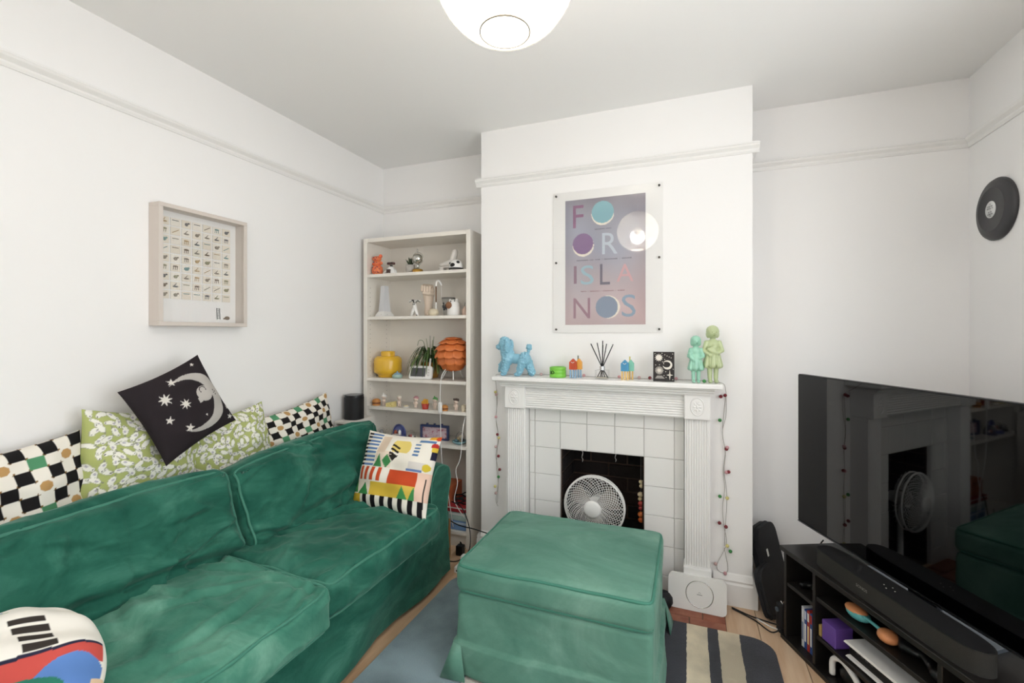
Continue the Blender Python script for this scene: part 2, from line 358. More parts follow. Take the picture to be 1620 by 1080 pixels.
# firebox of dark bricks
brickm = [mat('sooty_brick_a', '#1d1512', .9, bump=(70, .4)), mat('sooty_brick_b', '#261a15', .9, bump=(70, .4)), mat('sooty_brick_c', '#120e0d', .9, bump=(70, .4))]
b = B(); t = .012; Yb = BY-.001
b.box(ox0, Yb-.012, 0, ox1, Yb, oz); b.box(ox0, 2.546, 0, ox0+.006, Yb, oz); b.box(ox1-.006, 2.546, 0, ox1, Yb, oz); b.box(ox0, 2.546, oz-.004, ox1, Yb, oz); b.box(ox0, 2.546, 0, ox1, Yb, .004)
fb = b.build('firebox', mat('old_mortar', '#4a3a30', .95, bump=(90, .3)), fp)
for j in range(9):
    za = .004+j*.081; zb = min(za+.071, oz-.006)
    if zb-za < .02: continue
    x = ox0+.008-(.11 if j % 2 else 0)
    while x < ox1-.01:
        xa, xb = max(x, ox0+.007), min(x+.212, ox1-.007)
        if xb-xa > .015: q = B(); q.box(xa, Yb-.024+random.uniform(-.003, .003), za, xb, Yb-.008, zb, .003, 1); q.build('brick', random.choice(brickm), fb)
        x += .222
    for s in (0, 1):
        y = 2.55-(.11 if j % 2 else 0)
        while y < Yb-.03:
            ya, yb = max(y, 2.548), min(y+.212, Yb-.026)
            if yb-ya > .015:
                q = B(); d = random.uniform(0, .002)
                q.box(*((ox0+.002, ya, za, ox0+.011+d, yb, zb) if s == 0 else (ox1-.011-d, ya, za, ox1-.002, yb, zb)), .002, 1); q.build('brick', random.choice(brickm), fb)
            y += .222
for xx, za, zb in ((-.62, .56, .69), (-.415, .58, .70)):
    b = B(); b.tube([(xx+.004*math.sin(k*2.1), Yb-.03, za+(zb-za)*k/9) for k in range(10)], [.0015+.002*abs(math.sin(k*1.7)) for k in range(10)], 5); b.build('paint_drip', whitep, fb)
# hearth tiles set in the floor
he = thing('hearth', 'row of worn terracotta hearth bricks in front of the fireplace', 'hearth', (fx, 2.41, 0))
b = B(); b.box(-1.05, 2.285, -.02, .165, 2.523, .001); b.build('mortar_bed', mat('hearth_mortar', '#6f5a4c', .9), he)
tm = [mat('terracotta_a', '#a0614a', .7, var=('#7e4838', 14, .35, .7), bump=(40, .2)), mat('terracotta_b', '#8f5543', .7, var=('#a86f58', 14, .35, .7), bump=(40, .2))]
for r_, (ya, yb) in enumerate(((2.288, 2.345), (2.349, 2.44), (2.444, 2.521))):
    x = -1.045+(.06 if r_ == 1 else 0)
    while x < .16:
        q = B(); q.box(max(x, -1.045), ya, -.01, min(x+.206, .163), yb, .004+random.uniform(-.001, .001), .002, 1); q.build('hearth_brick', random.choice(tm), he); x += .21

# ================================================================== BOOKCASE
bx0, bx1, by0, by1 = -2.106, -1.280, 2.575, 2.845
bc = thing('bookcase', 'tall white open bookcase full of ornaments in the left alcove', 'bookcase', (-1.69, 2.71, 0))
for xa in (bx0, bx1-.03): b = B(); b.box(xa, by0, 0, xa+.03, by1, 2.02, .001, 1); b.build('side_panel', bookw, bc)
b = B(); b.box(bx0+.03, by1-.006, .08, bx1-.03, by1, 2.02); b.build('back_panel', bookw, bc)
b = B(); b.box(bx0+.03, by0+.004, 1.994, bx1-.03, by1-.006, 2.02); b.build('top_panel', bookw, bc)
SH = [1.772, 1.480, 1.058, .862, .645]
def sag(bb, z):
    n = 8
    for i in range(n):
        xa = bx0+.031+(bx1-bx0-.062)*i/n; xb = bx0+.031+(bx1-bx0-.062)*(i+1)/n; bb.box(xa, by0+.004, z-.02, xb, by1-.007, z)
for z in SH: b = B(); sag(b, z); b.build('shelf', bookw, bc)
b = B(); b.box(bx0+.03, by0+.004, .08, bx1-.03, by1-.006, .10); b.build('shelf', bookw, bc)
b = B(); b.box(bx0+.03, by0+.02, 0, bx1-.03, by0+.036, .08); b.build('plinth', bookw, bc)
b = B()
for k in range(46):
    z = .24+k*.032
    for y in (by0+.035, by1-.05): b.cyl((bx0+.0298, y, z), .0026, .0006, 6, 'X')
b.build('peg_holes', mat('peg_hole', '#8d857b', .9), bc, kind='stuff')

# ================================================================== SOFT FURNITURE
def wr(p, amp, sc, seed=0, st=(1, 1, 1)):
    q = Vector((p[0]*sc*st[0]+seed, p[1]*sc*st[1]+seed*.7, p[2]*sc*st[2]-seed))
    n = noise.noise(q); r = 1-abs(noise.noise(q*1.9+Vector((5, 5, 5))))*2
    return amp*(.6*n+.4*r*abs(r))
def creases(seed, n, box, depth=.012, wd=.011):
    rr = random.Random(seed); L = []
    for k in range(n):
        a, c = rr.uniform(box[0], box[1]), rr.uniform(box[2], box[3]); ang = rr.uniform(-.7, .7)+(1.2 if rr.random() < .4 else 0); l = rr.uniform(.10, .32)
        L.append((a, c, math.cos(ang), math.sin(ang), l, rr.uniform(.4, 1)*depth, rr.uniform(.6, 1.4)*wd, rr.uniform(-1.2, 1.2)))
    def g(u, v):
        t = 0
        for a, c, ca, sa, l, d, w_, bd in L:
            x = (u-a)*ca+(v-c)*sa
            if abs(x) > l: continue
            y = -(u-a)*sa+(v-c)*ca-bd*x*x; q = y/w_
            if abs(q) > 5: continue
            t += (1-(x/l)**2)**2*d*(-math.exp(-q*q)+.75*math.exp(-((q-2.0)/1.3)**2))
        return t
    return g
def soft(half, r, N=36, puff=(0, 0, 0, 0, 0, 0), fn=None):
    """rounded, puffed box; puff = (x-,x+,y-,y+,z-,z+). Returns (builder faces/verts, f) with f the map from the unit cube"""
    hx, hy, hz = half
    def f(p):
        q = Vector((p[0]*hx, p[1]*hy, p[2]*hz)); inn = Vector((max(-hx+r, min(hx-r, q.x)), max(-hy+r, min(hy-r, q.y)), max(-hz+r, min(hz-r, q.z))))
        d = q-inn
        o = inn+d.normalized()*r if d.length > 1e-9 else q
        g = lambda a, c: max(0, 1-abs(a)**2.6)*max(0, 1-abs(c)**2.6)
        for ax, (i, j) in enumerate(((1, 2), (0, 2), (0, 1))):
            k = 2*ax+(1 if p[ax] > 0 else 0)
            if abs(p[ax]) > .05: o[ax] += (1 if p[ax] > 0 else -1)*puff[k]*g(p[i], p[j])*abs(p[ax])
        if fn: o = fn(p, o)
        return o
    bm = bmesh.new(); bmesh.ops.create_cube(bm, size=2)
    bmesh.ops.subdivide_edges(bm, edges=bm.edges[:], cuts=N, use_grid_fill=True)
    # denser towards the edges so that the rounding is clean
    e = lambda t: math.copysign(1-(1-abs(t))**1.35, t) if abs(t) < 1 else t
    for v in bm.verts: v.co = f((e(v.co.x), e(v.co.y), e(v.co.z)))
    return bm, f
def rim(f, ax, side, k=24, out=1.004):
    """closed loop along the edge of one face of the soft box"""
    L = []; i, j = [a for a in (0, 1, 2) if a != ax]
    for (a0, c0, a1, c1) in ((-1, -1, 1, -1), (1, -1, 1, 1), (1, 1, -1, 1), (-1, 1, -1, -1)):
        for t in range(k):
            p = [0, 0, 0]; p[ax] = side; p[i] = (a0+(a1-a0)*t/k); p[j] = (c0+(c1-c0)*t/k)
            L.append(f(p)*out)
    # round the four corners
    n = len(L); M = L[:]
    for _ in range(3): M = [(M[(q-1) % n]+M[q]*2+M[(q+1) % n])/4 for q in range(n)]
    return M
sofa = thing('sofa', 'two seat green velvet sofa with loose cover along the left wall', 'sofa', (-1.69, 1.27, 0))
SX0, SX1, SY0, SY1 = -2.13, -1.25, .09, 2.285
def place(bm, M):
    bmesh.ops.transform(bm, matrix=M, verts=bm.verts); return bm
# skirt / base
def fsk(p, o):
    lo = max(0, -p[2]); o.x += .018*math.sin(o.y*9)*lo*(1 if p[0] > .9 else 0)+wr(o, .012, 4, 3); o.y += wr(o, .006, 5, 9); return o
bm, f = soft((.43, 1.095, .175), .02, 44, (0, .01, 0, 0, 0, 0), fsk)
b = B(); b.X = Matrix.Translation((-1.695, 1.187, .19)); b.bm(bm, True); b.build('skirt', velvet, sofa)
# armrests: rolled outline in y-z, run along x
def arm(sgn, yin):
    out = [(0, .02), (0, .30), (0, .50), (.004, .56), (.02, .605), (.055, .640), (.10, .650), (.15, .642), (.19, .615), (.212, .575), (.214, .535), (.198, .49), (.182, .42), (.184, .30), (.195, .18), (.214, .02)]
    path = sm_path([(o[0], o[1], 0) for o in out], 5); n = len(path); vs = []; fs = []; K = 26
    for i in range(K+1):
        t = i/K; x = SX0+.03+(SX1-.012-SX0-.03)*t
        for p in path:
            q = Vector((x, yin+sgn*p.x, p.y)); d = wr(q, .012, 5, 2)+wr(q, .006, 14, 4)
            edge = .012*max(0, (t-.94)/.06)**2
            c = Vector((0, yin+sgn*.1, .35)); dirv = Vector((0, q.y-c.y, q.z-c.z)).normalized()
            q += dirv*(d*(1 if p.x > .0005 or p.y > .5 else 0)-edge); vs.append(tuple(q))
    for i in range(K):
        for k in range(n-1): a = i*n+k; fs.append((a, a+1, a+n+1, a+n))
    b = B(); b.add(vs, fs, True)
    fr = vs[K*n:]; cap = [(v[0]+.004, v[1], v[2]) for v in fr]
    b.add(cap, [tuple(range(n))]); b.add(vs[:n], [tuple(range(n))])
    a = b.build('armrest', velvet, sofa)
    q = B(); q.tube([(v[0]+.002, v[1], v[2]) for v in fr[4:-4]], .0045, 6); q.build('piping', pipe_m, a)
arm(1, 2.068); arm(-1, .307)
# back frame
bm, f = soft((.10, 1.09, .275), .05, 24, (0, 0, 0, 0, 0, .01), lambda p, o: o+Vector((0, 0, wr(o, .01, 4, 1))))
b = B(); b.X = Matrix.Translation((-2.03, 1.187, .295)); b.bm(bm, True); b.build('backrest', velvet, sofa)
# seat cushions
def seat(yc, hy, x1, seed, dent, m):
    cr = creases(seed, 16, (-.3, .34, -hy, hy), .016, .012)
    def fn(p, o):
        if p[2] > 0:
            o.z += cr(o.x, o.y)*min(1, (p[2])*1.0)+wr(o, .022, 4.5, seed, (1, 1, 1))+wr(o, .012, 10, seed+3, (1, .6, 1))-dent*math.exp(-((p[0]-.1)**2+(p[1]-.0)**2)/.25)
        else: o.z += .0
        if p[0] > .5: o.x += wr(o, .014, 6, seed+5)
        o.y += wr(o, .005, 5, seed+1); return o
    hx = .355; bm, f = soft((hx, hy, .072), .034, 80, (0, .018, 0, 0, 0, .03), fn)
    M = Matrix.Translation((x1-hx, yc, .407)) @ Matrix.Rotation(R(1.6), 4, 'Y')
    b = B(); b.X = M; b.bm(bm, True); o = b.build('seat_cushion', m, sofa)
    for sd in (1, -1):
        q = B(); q.X = M; q.tube(rim(f, 2, sd, 30), .0058, 6, True); q.build('piping', pipe_m, o)
seat(1.666, .398, -1.195, 11, .012, velvet)
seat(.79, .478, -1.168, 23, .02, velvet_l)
# back cushions
def fold(o, seed):          # sagging drapery folds that run across the lower half
    z = o.z+.10+.16*(o.y*1.4)**2+.02*noise.noise(Vector((o.y*4, seed, 0)))
    return -.022*math.exp(-(z/.018)**2)+.014*math.exp(-((z-.035)/.03)**2)-.012*math.exp(-((z+.06)/.014)**2)
def backc(yc, hy, hz, M, seed, m, droop=0.0):
    cr = creases(seed+1, 20, (-hy, hy, -hz, hz), .018, .012)
    def fn(p, o):
        s = 1 if p[0] > 0 else .4
        if p[0] > .5: o.x += cr(o.y, o.z)
        o.x += s*(wr(o, .036, 3.2, seed, (1, 1, .8))+wr(o, .020, 7, seed+4, (1, .6, 1.3))+fold(o, seed)+.004*noise.noise(Vector((o.y*22+o.z*9, o.z*14, seed))))
        o.z += wr(o, .012, 4, seed+7)-droop*max(0, -p[2])*(.5+.5*math.cos(p[1]*2.2))
        if p[2] < 0 and p[0] > 0: o.x += .035*(-p[2])*math.exp(-(p[1])**2/.5)
        if p[2] > .8: o.z -= .018*abs(p[1])**3
        return o
    bm, f = soft((.095, hy, hz), .045, 84, (0, .05, 0, 0, .01, .02), fn)
    b = B(); b.X = M; b.bm(bm, True); o = b.build('back_cushion', m, sofa)
    for sd in (1,):
        q = B(); q.X = M; q.tube(rim(f, 0, sd, 34), .0058, 6, True); q.build('piping', pipe_m, o)
backc(0, .465, .205, Matrix.Translation((-1.80, 1.805, .612)) @ Matrix.Rotation(R(2.2), 4, 'X') @ Matrix.Rotation(R(-19), 4, 'Y'), 31, velvet, .02)
backc(0, .52, .19, Matrix.Translation((-1.845, .825, .600)) @ Matrix.Rotation(R(1.5), 4, 'X') @ Matrix.Rotation(R(-16), 4, 'Y'), 57, velvet, 0)

# ---- ottoman
ot = thing('ottoman', 'green velvet footstool with piped lid and pleated skirt on the rug', 'footstool', (-.487, 1.91, .014))
OX0, OX1, OY0, OY1 = -.868, -.108, 1.605, 2.215; oc = Matrix.Translation(((OX0+OX1)/2, (OY0+OY1)/2, 0))
hx, hy = (OX1-OX0)/2, (OY1-OY0)/2
oc_r = creases(5, 7, (-.3, .3, -.25, .25), .006, .012)
def fo(p, o):
    if p[2] > 0: o.z += oc_r(o.x, o.y)+wr(o, .007, 5, 4)+wr(o, .003, 12, 8, (.5, 1, 1))
    return o
bm, f = soft((hx, hy, .055), .03, 44, (.006, .006, .006, .006, 0, .018), fo)
b = B(); b.X = oc @ Matrix.Translation((0, 0, .392)); b.bm(bm, True); o = b.build('lid_cushion', velvet_o, ot)
for sd in (1, -1): q = B(); q.X = b.X; q.tube(rim(f, 2, sd, 30), .0062, 6, True); q.build('piping', pipe_m, o)
def fs_(p, o):
    lo = max(0, .3-p[2])/1.3; k = 1+.035*lo
    ang = abs(p[0])*abs(p[1]); 
    o.x = o.x*k+.010*math.sin(o.y*13+2)*lo*(abs(p[0]) > .97); o.y = o.y*k+.012*math.sin(o.x*11)*lo*(abs(p[1]) > .97)
    if p[2] > .97: return o
    o.x += wr(o, .006, 6, 12)*(abs(p[0]) > .97); o.y += wr(o, .008, 6, 14)*(abs(p[1]) > .97)
    d = .012 if p[2] < -.22 else 0; o.x += math.copysign(d, p[0])*(abs(p[0]) > .97); o.y += math.copysign(d, p[1])*(abs(p[1]) > .97)
    return o
bm, f = soft((hx-.006, hy-.006, .160), .02, 48, (0,)*6, fs_)
b = B(); b.X = oc @ Matrix.Translation((0, 0, .176)); b.bm(bm, True); b.build('skirt', velvet_o, ot)
for sx in (-1, 1):
    for sy in (-1, 1):                           # corner pleats
        b = B(); cx, cy = (OX0+OX1)/2+sx*(hx-.002), (OY0+OY1)/2+sy*(hy-.002)
        vs = [(cx-sx*.03, cy+sy*.012, .135), (cx+sx*.012, cy-sy*.03, .135), (cx+sx*.006, cy+sy*.006, .14), (cx-sx*.06, cy+sy*.036, .017), (cx+sx*.036, cy-sy*.06, .017), (cx+sx*.045, cy+sy*.045, .017)]
        b.add(vs, [(0, 2, 5, 3), (2, 1, 4, 5)], True)
        p = b.build('pleat', velvet_o, ot); md = p.modifiers.new('s', 'SOLIDIFY'); md.thickness = .004

# ================================================================== CUSHIONS ON THE SOFA
def setcol(me, cols):
    a = me.color_attributes.new('Col', 'FLOAT_COLOR', 'POINT'); a.data.foreach_set('color', np.asarray(cols, np.float32).ravel())
def pillow(name, w_, h_, t_, paint, M, label, group=None, n=150, seed=0, crush=.012, back=None, rnd=0):
    u = np.linspace(-1, 1, n+1); U, V = np.meshgrid(u, u, indexing='ij')
    prof = (np.clip(1-np.abs(U)**2.4, 0, 1)*np.clip(1-np.abs(V)**2.4, 0, 1))**.55
    Xc = w_/2*U*(1-.075*(1-V**2)*np.abs(U)**2); Yc = h_/2*V*(1-.075*(1-U**2)*np.abs(V)**2)
    if rnd: Xc = w_/2*U*np.sqrt(1-rnd*V**2/2); Yc = h_/2*V*np.sqrt(1-rnd*U**2/2)
    ph = seed*1.7
    wrk = (np.sin(U*5+V*4+ph)*np.sin(V*7-U*3+ph*2)+.6*np.sin(11*U*(1+.3*V)+ph)*np.abs(V)**2+.6*np.sin(10*V+3*U+ph)*np.abs(U)**2)*crush*prof
    vs = []; N1 = (n+1)**2
    top = np.stack([Xc, Yc, t_*prof+wrk], -1).reshape(-1, 3); bot = np.stack([Xc, Yc, -t_*prof+wrk*.5], -1).reshape(-1, 3)
    vs = np.concatenate([top, bot]); idx = np.arange(N1).reshape(n+1, n+1)
    a, b_, c, d = idx[:-1, :-1].ravel(), idx[1:, :-1].ravel(), idx[1:, 1:].ravel(), idx[:-1, 1:].ravel()
    fs = np.concatenate([np.stack([a, b_, c, d], 1), np.stack([d, c, b_, a], 1)+N1])
    me = bpy.data.meshes.new(name); me.from_pydata(vs.tolist(), [], fs.tolist()); me.materials.append(printm)
    me.polygons.foreach_set('use_smooth', [True]*len(me.polygons))
    col = paint((U+1)/2, (V+1)/2).reshape(-1, 3); col2 = col if back is None else np.tile(np.array(lin(back)), (N1, 1))
    rgba = np.concatenate([np.concatenate([col, col2]), np.ones((2*N1, 1))], 1); setcol(me, rgba)
    o = bpy.data.objects.new(name, me); COL.objects.link(o); o.matrix_world = M; WM[o] = M
    return tag(o, label, 'cushion', group)
def canvas(U, c): return np.ones(U.shape+(3,))*np.array(lin(c))
def put(C, mask, c): C[mask] = np.array(lin(c))
def rect(U, V, a, b_, c, d): return (U >= a) & (U <= b_) & (V >= c) & (V <= d)
def disc(U, V, a, c, r, k=1): return ((U-a)**2+((V-c)*k)**2) < r*r
def tri(U, V, a, b_, v0, v1, up=True):       # triangle standing on v0 with its tip at v1
    t = (V-v0)/(v1-v0); m = (a+b_)/2; h = (b_-a)/2
    return (t >= 0) & (t <= 1) & (np.abs(U-m) <= h*(1-t))
def star(U, V, cx, cy, r0, r1, n, rot=0):
    a = np.arctan2(V-cy, U-cx)+rot; rr = np.hypot(U-cx, V-cy); k = np.abs(((a*n/(2*np.pi)) % 1)*2-1)
    # straight star edges between outer r1 (k=1) and inner r0 (k=0)
    th = np.pi/n*(1-k); A = np.pi/n
    lim = r0*r1*np.sin(A)/(r0*np.sin(A-th)+r1*np.sin(th)) if False else r1*r0*np.sin(A)/(r1*np.sin(th)+r0*np.sin(A-th))
    return rr < lim
def frame(c, right, up):
    r = Vector(right).normalized(); u = Vector(up); u = (u-r*u.dot(r)).normalized(); n = r.cross(u)
    return Matrix.Translation(c) @ Matrix((r, u, n)).transposed().to_4x4()
def p_check(U, V, n=10.0):
    C = canvas(U, '#efe9dd'); i = np.floor(U*n); j = np.floor(V*n); fu = U*n-i; fv = V*n-j
    dark = ((i+j) % 2 == 0)
    # petals: rounded ends of the white squares
    corner = (np.minimum(fu, 1-fu) < .12) & (np.minimum(fv, 1-fv) < .12)
    put(C, dark, '#1d1b1b'); put(C, ~dark & corner, '#8a6a3a')
    cu = U*n-.5; cv = V*n-.5
    dd = np.hypot(cu-np.round(cu), (cv-np.round(cv)))
    flw = ((i % 4 == 0) & (j % 4 == 0)) | ((i % 4 == 2) & (j % 4 == 2))
    put(C, flw, '#efe9dd'); put(C, flw & (dd < .42), '#bd9560')
    put(C, (i % 4 == 2) & (j % 4 == 0), '#55916a')
    return C
def p_lime(U, V):
    C = canvas(U, '#b2ba74'); rng = random.Random(3)
    k = 13
    for i in range(k):
        for j in range(k):
            cx, cy = (i+.5*(j % 2)+rng.uniform(.2, .8))/k, (j+rng.uniform(.2, .8))/k; a = rng.uniform(0, 6.28); ca, sa = math.cos(a), math.sin(a)
            X = (U-cx)*ca+(V-cy)*sa; Y = -(U-cx)*sa+(V-cy)*ca
            body = (X/.040)**2+(Y/.021)**2 < 1; head = ((X-.036)/.017)**2+((Y-.012)/.015)**2 < 1
            rimm = ((X/.044)**2+(Y/.025)**2 < 1) | (((X-.036)/.021)**2+((Y-.012)/.019)**2 < 1)
            put(C, rimm, '#a3a68a'); put(C, body | head, '#f1efe4')
            put(C, ((X+.05)/.012)**2+((Y+.006)/.006)**2 < 1, '#8d8f7a'); put(C, ((X-.042)/.005)**2+((Y-.014)/.005)**2 < 1, '#35333a'); put(C, ((X+.012)/.013)**2+((Y-.004)/.009)**2 < 1, '#b9b4bd' if rng.random() < .6 else '#f1efe4')
    return C
def p_moon(U, V):
    C = canvas(U, '#2b2528'); 
    mo = disc(U, V, .60, .50, .375) & ~disc(U, V, .50, .52, .315)
    face = disc(U, V, .735, .55, .10) & disc(U, V, .60, .50, .375)
    nose = (np.abs(V-.50-(U-.62)*.35) < .03+.25*(U-.62)) & (U > .615) & (U < .72)
    put(C, mo | face | nose, '#b9b4ae')
    for a, c in ((.86, .50), (.875, .47), (.89, .505), (.87, .535)): put(C, disc(U, V, a, c, .009), '#2b2528')
    put(C, (np.abs(np.hypot(U-.74, V-.60)-.04) < .006) & (V > .58), '#2b2528')
    for a, c, r, n in ((.30, .70, .085, 8), (.47, .86, .055, 5), (.22, .46, .055, 5), (.45, .55, .07, 8), (.36, .27, .06, 5), (.83, .94, .03, 5), (.93, .10, .045, 5), (.97, .23, .035, 5), (.62, .30, .02, 5)):
        put(C, star(U, V, a, c, r*.38, r, n, .3), '#d9d4cc')
    return C
def p_geo(U, V):
    C = canvas(U, '#efe9dc')
    for i in range(7): put(C, rect(U, V, .21+i*.116, .21+i*.116+.058, -.1, .20), '#1c1a1c')
    put(C, rect(U, V, 0, .17, .03, .21), '#dcb73c'); put(C, rect(U, V, 0, .9, -.1, .018), '#1b1d38')
    put(C, rect(U, V, 0, .33, .20, .36), '#ecdfce'); put(C, rect(U, V, .30, .72, .20, .36), '#dbb945'); put(C, rect(U, V, .72, .92, .20, .36), '#e0bf55')
    put(C, tri(U, V, -.04, .12, .21, .36), '#3f8a4d'); put(C, tri(U, V, .13, .29, .20, .345), '#3f8a4d')
    put(C, tri(U, V, .66, .78, .20, .35), '#4a9354'); put(C, tri(U, V, .79, .91, .20, .35), '#4a9354')
    for a in (.06, .15, .25, .35): put(C, rect(U, V, a+.02, a+.07, .37, .53), '#c9502c')
    put(C, rect(U, V, .51, .865, .36, .525), '#c64d2a'); put(C, rect(U, V, .865, 1, .20, .53), '#f0cdb8'); put(C, rect(U, V, .955, .968, .12, .46), '#1c1a1c')
    for i in range(9):
        v = .545+i*.05; put(C, rect(U, V, .03, .10, v, v+.027), '#1d1a22'); put(C, rect(U, V, .10, .26, v, v+.027), '#5d7fae')
    put(C, rect(U, V, .28, .50, .54, .74), '#ead9c6')
    put(C, tri(U, V, .27, .40, .535, .70), '#468a52'); put(C, (V > .535) & (V < .70) & (np.abs(U-.45) < .06*(1-np.abs(V-.615)/.085)), '#468a52')
    put(C, rect(U, V, .28, .40, .72, .95), '#e2cdb6')
    put(C, rect(U, V, .46, .70, .74, .90) & disc(U, V, .58, .82, .12), '#e6cf77'); 
    for i in range(3): put(C, (np.abs(V-.70-i*.055-.02*np.sin(U*30)) < .014) & (U > .46) & (U < .57), '#2a2622')
    put(C, tri(U, V, .46, .58, .70, .62), '#2a2622')
    put(C, rect(U, V, .74, .93, .55, .64), '#d8d2cb'); put(C, rect(U, V, .72, .90, .53, .555), '#6b84b4'); put(C, disc(U, V, .945, .59, .045), '#d9c040')
    for i in range(4): put(C, rect(U, V, .745, .82, .72+i*.045, .742+i*.045), '#5b7fa9')
    put(C, rect(U, V, .78, .97, .905, .94), '#5b7fa9'); put(C, rect(U, V, .88, 1, .95, 1.01), '#e2a83a'); put(C, disc(U, V, .98, .97, .03), '#c9502c')
    put(C, disc(U, V, .97, .87, .035), '#bf3b35'); put(C, rect(U, V, .955, 1, .70, .80), '#26243a'); put(C, rect(U, V, .95, 1, .80, .85), '#e0bf45')
    return C
def p_geo2(U, V):
    C = canvas(U, '#f1ece2')
    for i in range(3): put(C, rect(U-.12*(1-V), V, .30+i*.13, .375+i*.13, .88, .95), '#6d88bd')
    put(C, rect(U, V, .45, .66, .835, .855), '#86a860')
    for i, v in enumerate((.44, .52, .60, .67)): put(C, rect(U, V, .66-.01*i, .79-.005*i, v, v+.05-.012*(i == 3)), '#3a3430')
    band = (V < .42-.05*np.abs(U-.7)) & (V > .28) & (U < .98); put(C, band, '#c9544c'); put(C, (np.abs(V-.42+.05*np.abs(U-.7)) < .01) & (U < .98), '#2b2c42')
    put(C, disc(U, V, .82, .20, .16), '#5f86c4'); put(C, disc(U, V, .62, .10, .20), '#2f7a64'); put(C, rect(U, V, 0, .5, .08, .2), '#c9544c')
    put(C, rect(U, V, .93, 1, .05, .16), '#e6c7a6')
    return C
# leaning on the wall, standing on the sofa back
pillow('scatter_cushion', .42, .42, .075, p_check, frame((-2.045, .790, .785), (0, .99, .10), (-.12, -.10, 1)), 'checked flower cushion behind the near back cushion at the left edge', 'black and white checked cushions', seed=1)
pillow('scatter_cushion', .45, .40, .075, p_lime, frame((-2.035, 1.165, .855), (0, .985, -.17), (-.12, .17, 1)), 'lime green animal print cushion between checked cushion and moon cushion', 'lime green cushions', seed=2)
pillow('scatter_cushion', .42, .38, .075, p_lime, frame((-2.03, 1.545, .795), (.0, .985, .16), (-.12, -.16, 1)), 'lime green animal print cushion under the right corner of the moon cushion', 'lime green cushions', seed=5)
pillow('scatter_cushion', .335, .335, .055, p_moon, frame((-1.95, 1.262, 1.058), (-.06, .927, .375), (-.2, -.52, .85)), 'small black cushion with silver crescent moon and stars', seed=3, crush=.006, back='#2b2528')
pillow('scatter_cushion', .50, .42, .075, lambda U, V: p_check(U, V, 13.0), frame((-2.035, 1.965, .760), (0, .985, .16), (-.12, -.05, 1)), 'checked flower cushion beside the black speaker', 'black and white checked cushions', seed=4)
pillow('scatter_cushion', .44, .41, .085, p_geo, frame((-1.415, 1.985, .640), (1, .06, -.02), (.13, .45, 1)), 'colourful geometric print cushion against the far sofa arm', 'geometric print cushions', seed=6, crush=.010)
pillow('scatter_cushion', .45, .42, .10, p_geo2, frame((-1.47, .50, .565), (.25, .95, -.03), (-.93, .1, .34)), 'white geometric print cushion at the near end of the sofa', 'geometric print cushions', seed=8, rnd=.8)

# ================================================================== RUG
def rug_mat():
    m = bpy.data.materials.new('striped_rug'); m.use_nodes = True; nt = m.node_tree; N = nt.nodes; L = nt.links; p = N['Principled BSDF']
    p.inputs['Roughness'].default_value = .95; p.inputs['Specular IOR Level'].default_value = .1; p.inputs['Sheen Weight'].default_value = .3
    g = N.new('ShaderNodeTexCoord'); s = N.new('ShaderNodeSeparateXYZ'); L.new(g.outputs['Object'], s.inputs[0])
    n = N.new('ShaderNodeTexNoise'); n.inputs['Scale'].default_value = 40; L.new(g.outputs['Object'], n.inputs['Vector'])
    ma = N.new('ShaderNodeMath'); ma.operation = 'MULTIPLY_ADD'; L.new(n.outputs['Fac'], ma.inputs[0]); ma.inputs[1].default_value = .008; L.new(s.outputs[0], ma.inputs[2])
    mr = N.new('ShaderNodeMapRange'); mr.inputs[1].default_value = -.8; mr.inputs[2].default_value = .8; L.new(ma.outputs[0], mr.inputs[0])
    cr = N.new('ShaderNodeValToRGB'); cr.color_ramp.interpolation = 'CONSTANT'; E = cr.color_ramp.elements; RC = -.435
    blue, cream, char = '#80939a', '#d6d0c6', '#35353d'; cr2 = '#d9cbb0'
    st = [(-3, blue), (-.822, cream), (-.742, blue), (-.705, cream), (-.625, blue), (-.42, char), (-.012, cr2), (.078, char), (.123, cr2), (.208, char)]
    for k, (x, c) in enumerate(st):
        pos = max(0, min(1, (x+.004-RC+.8)/1.6)); e = E[0] if k == 0 else (E[1] if k == 1 else E.new(pos)); e.position = pos; e.color = lin(c)+(1,)
    n2 = N.new('ShaderNodeTexNoise'); n2.inputs['Scale'].default_value = 4; n2.inputs['Detail'].default_value = 8; L.new(g.outputs['Object'], n2.inputs['Vector'])
    r2 = N.new('ShaderNodeMapRange'); r2.inputs[1].default_value = .38; r2.inputs[2].default_value = .62; r2.inputs[3].default_value = .6; r2.inputs[4].default_value = 1.25; L.new(n2.outputs['Fac'], r2.inputs[0])
    mx = N.new('ShaderNodeMix'); mx.data_type = 'RGBA'; mx.blend_type = 'MULTIPLY'; mx.inputs[0].default_value = .8; L.new(cr.outputs[0], mx.inputs[6]); L.new(r2.outputs[0], mx.inputs[7]); L.new(mx.outputs[2], p.inputs['Base Color'])
    n3 = N.new('ShaderNodeTexNoise'); n3.inputs['Scale'].default_value = 350; L.new(g.outputs['Object'], n3.inputs['Vector']); L.new(mr.outputs[0], cr.inputs[0])
    bp = N.new('ShaderNodeBump'); bp.inputs['Strength'].default_value = .6; bp.inputs['Distance'].default_value = .004; L.new(n3.outputs['Fac'], bp.inputs['Height']); L.new(bp.outputs[0], p.inputs['Normal'])
    return m
def rrect(x0, y0, x1, y1, r, n=8):
    out = []
    for cx, cy, a0 in ((x1-r, y1-r, 0), (x0+r, y1-r, 90), (x0+r, y0+r, 180), (x1-r, y0+r, 270)):
        for k in range(n+1): a = R(a0+90*k/n); out.append((cx+r*math.cos(a), cy+r*math.sin(a)))
    return out
b = B(); b.prism(rrect(-1.215, .05, .345, 2.275, .09), .0005, .013)
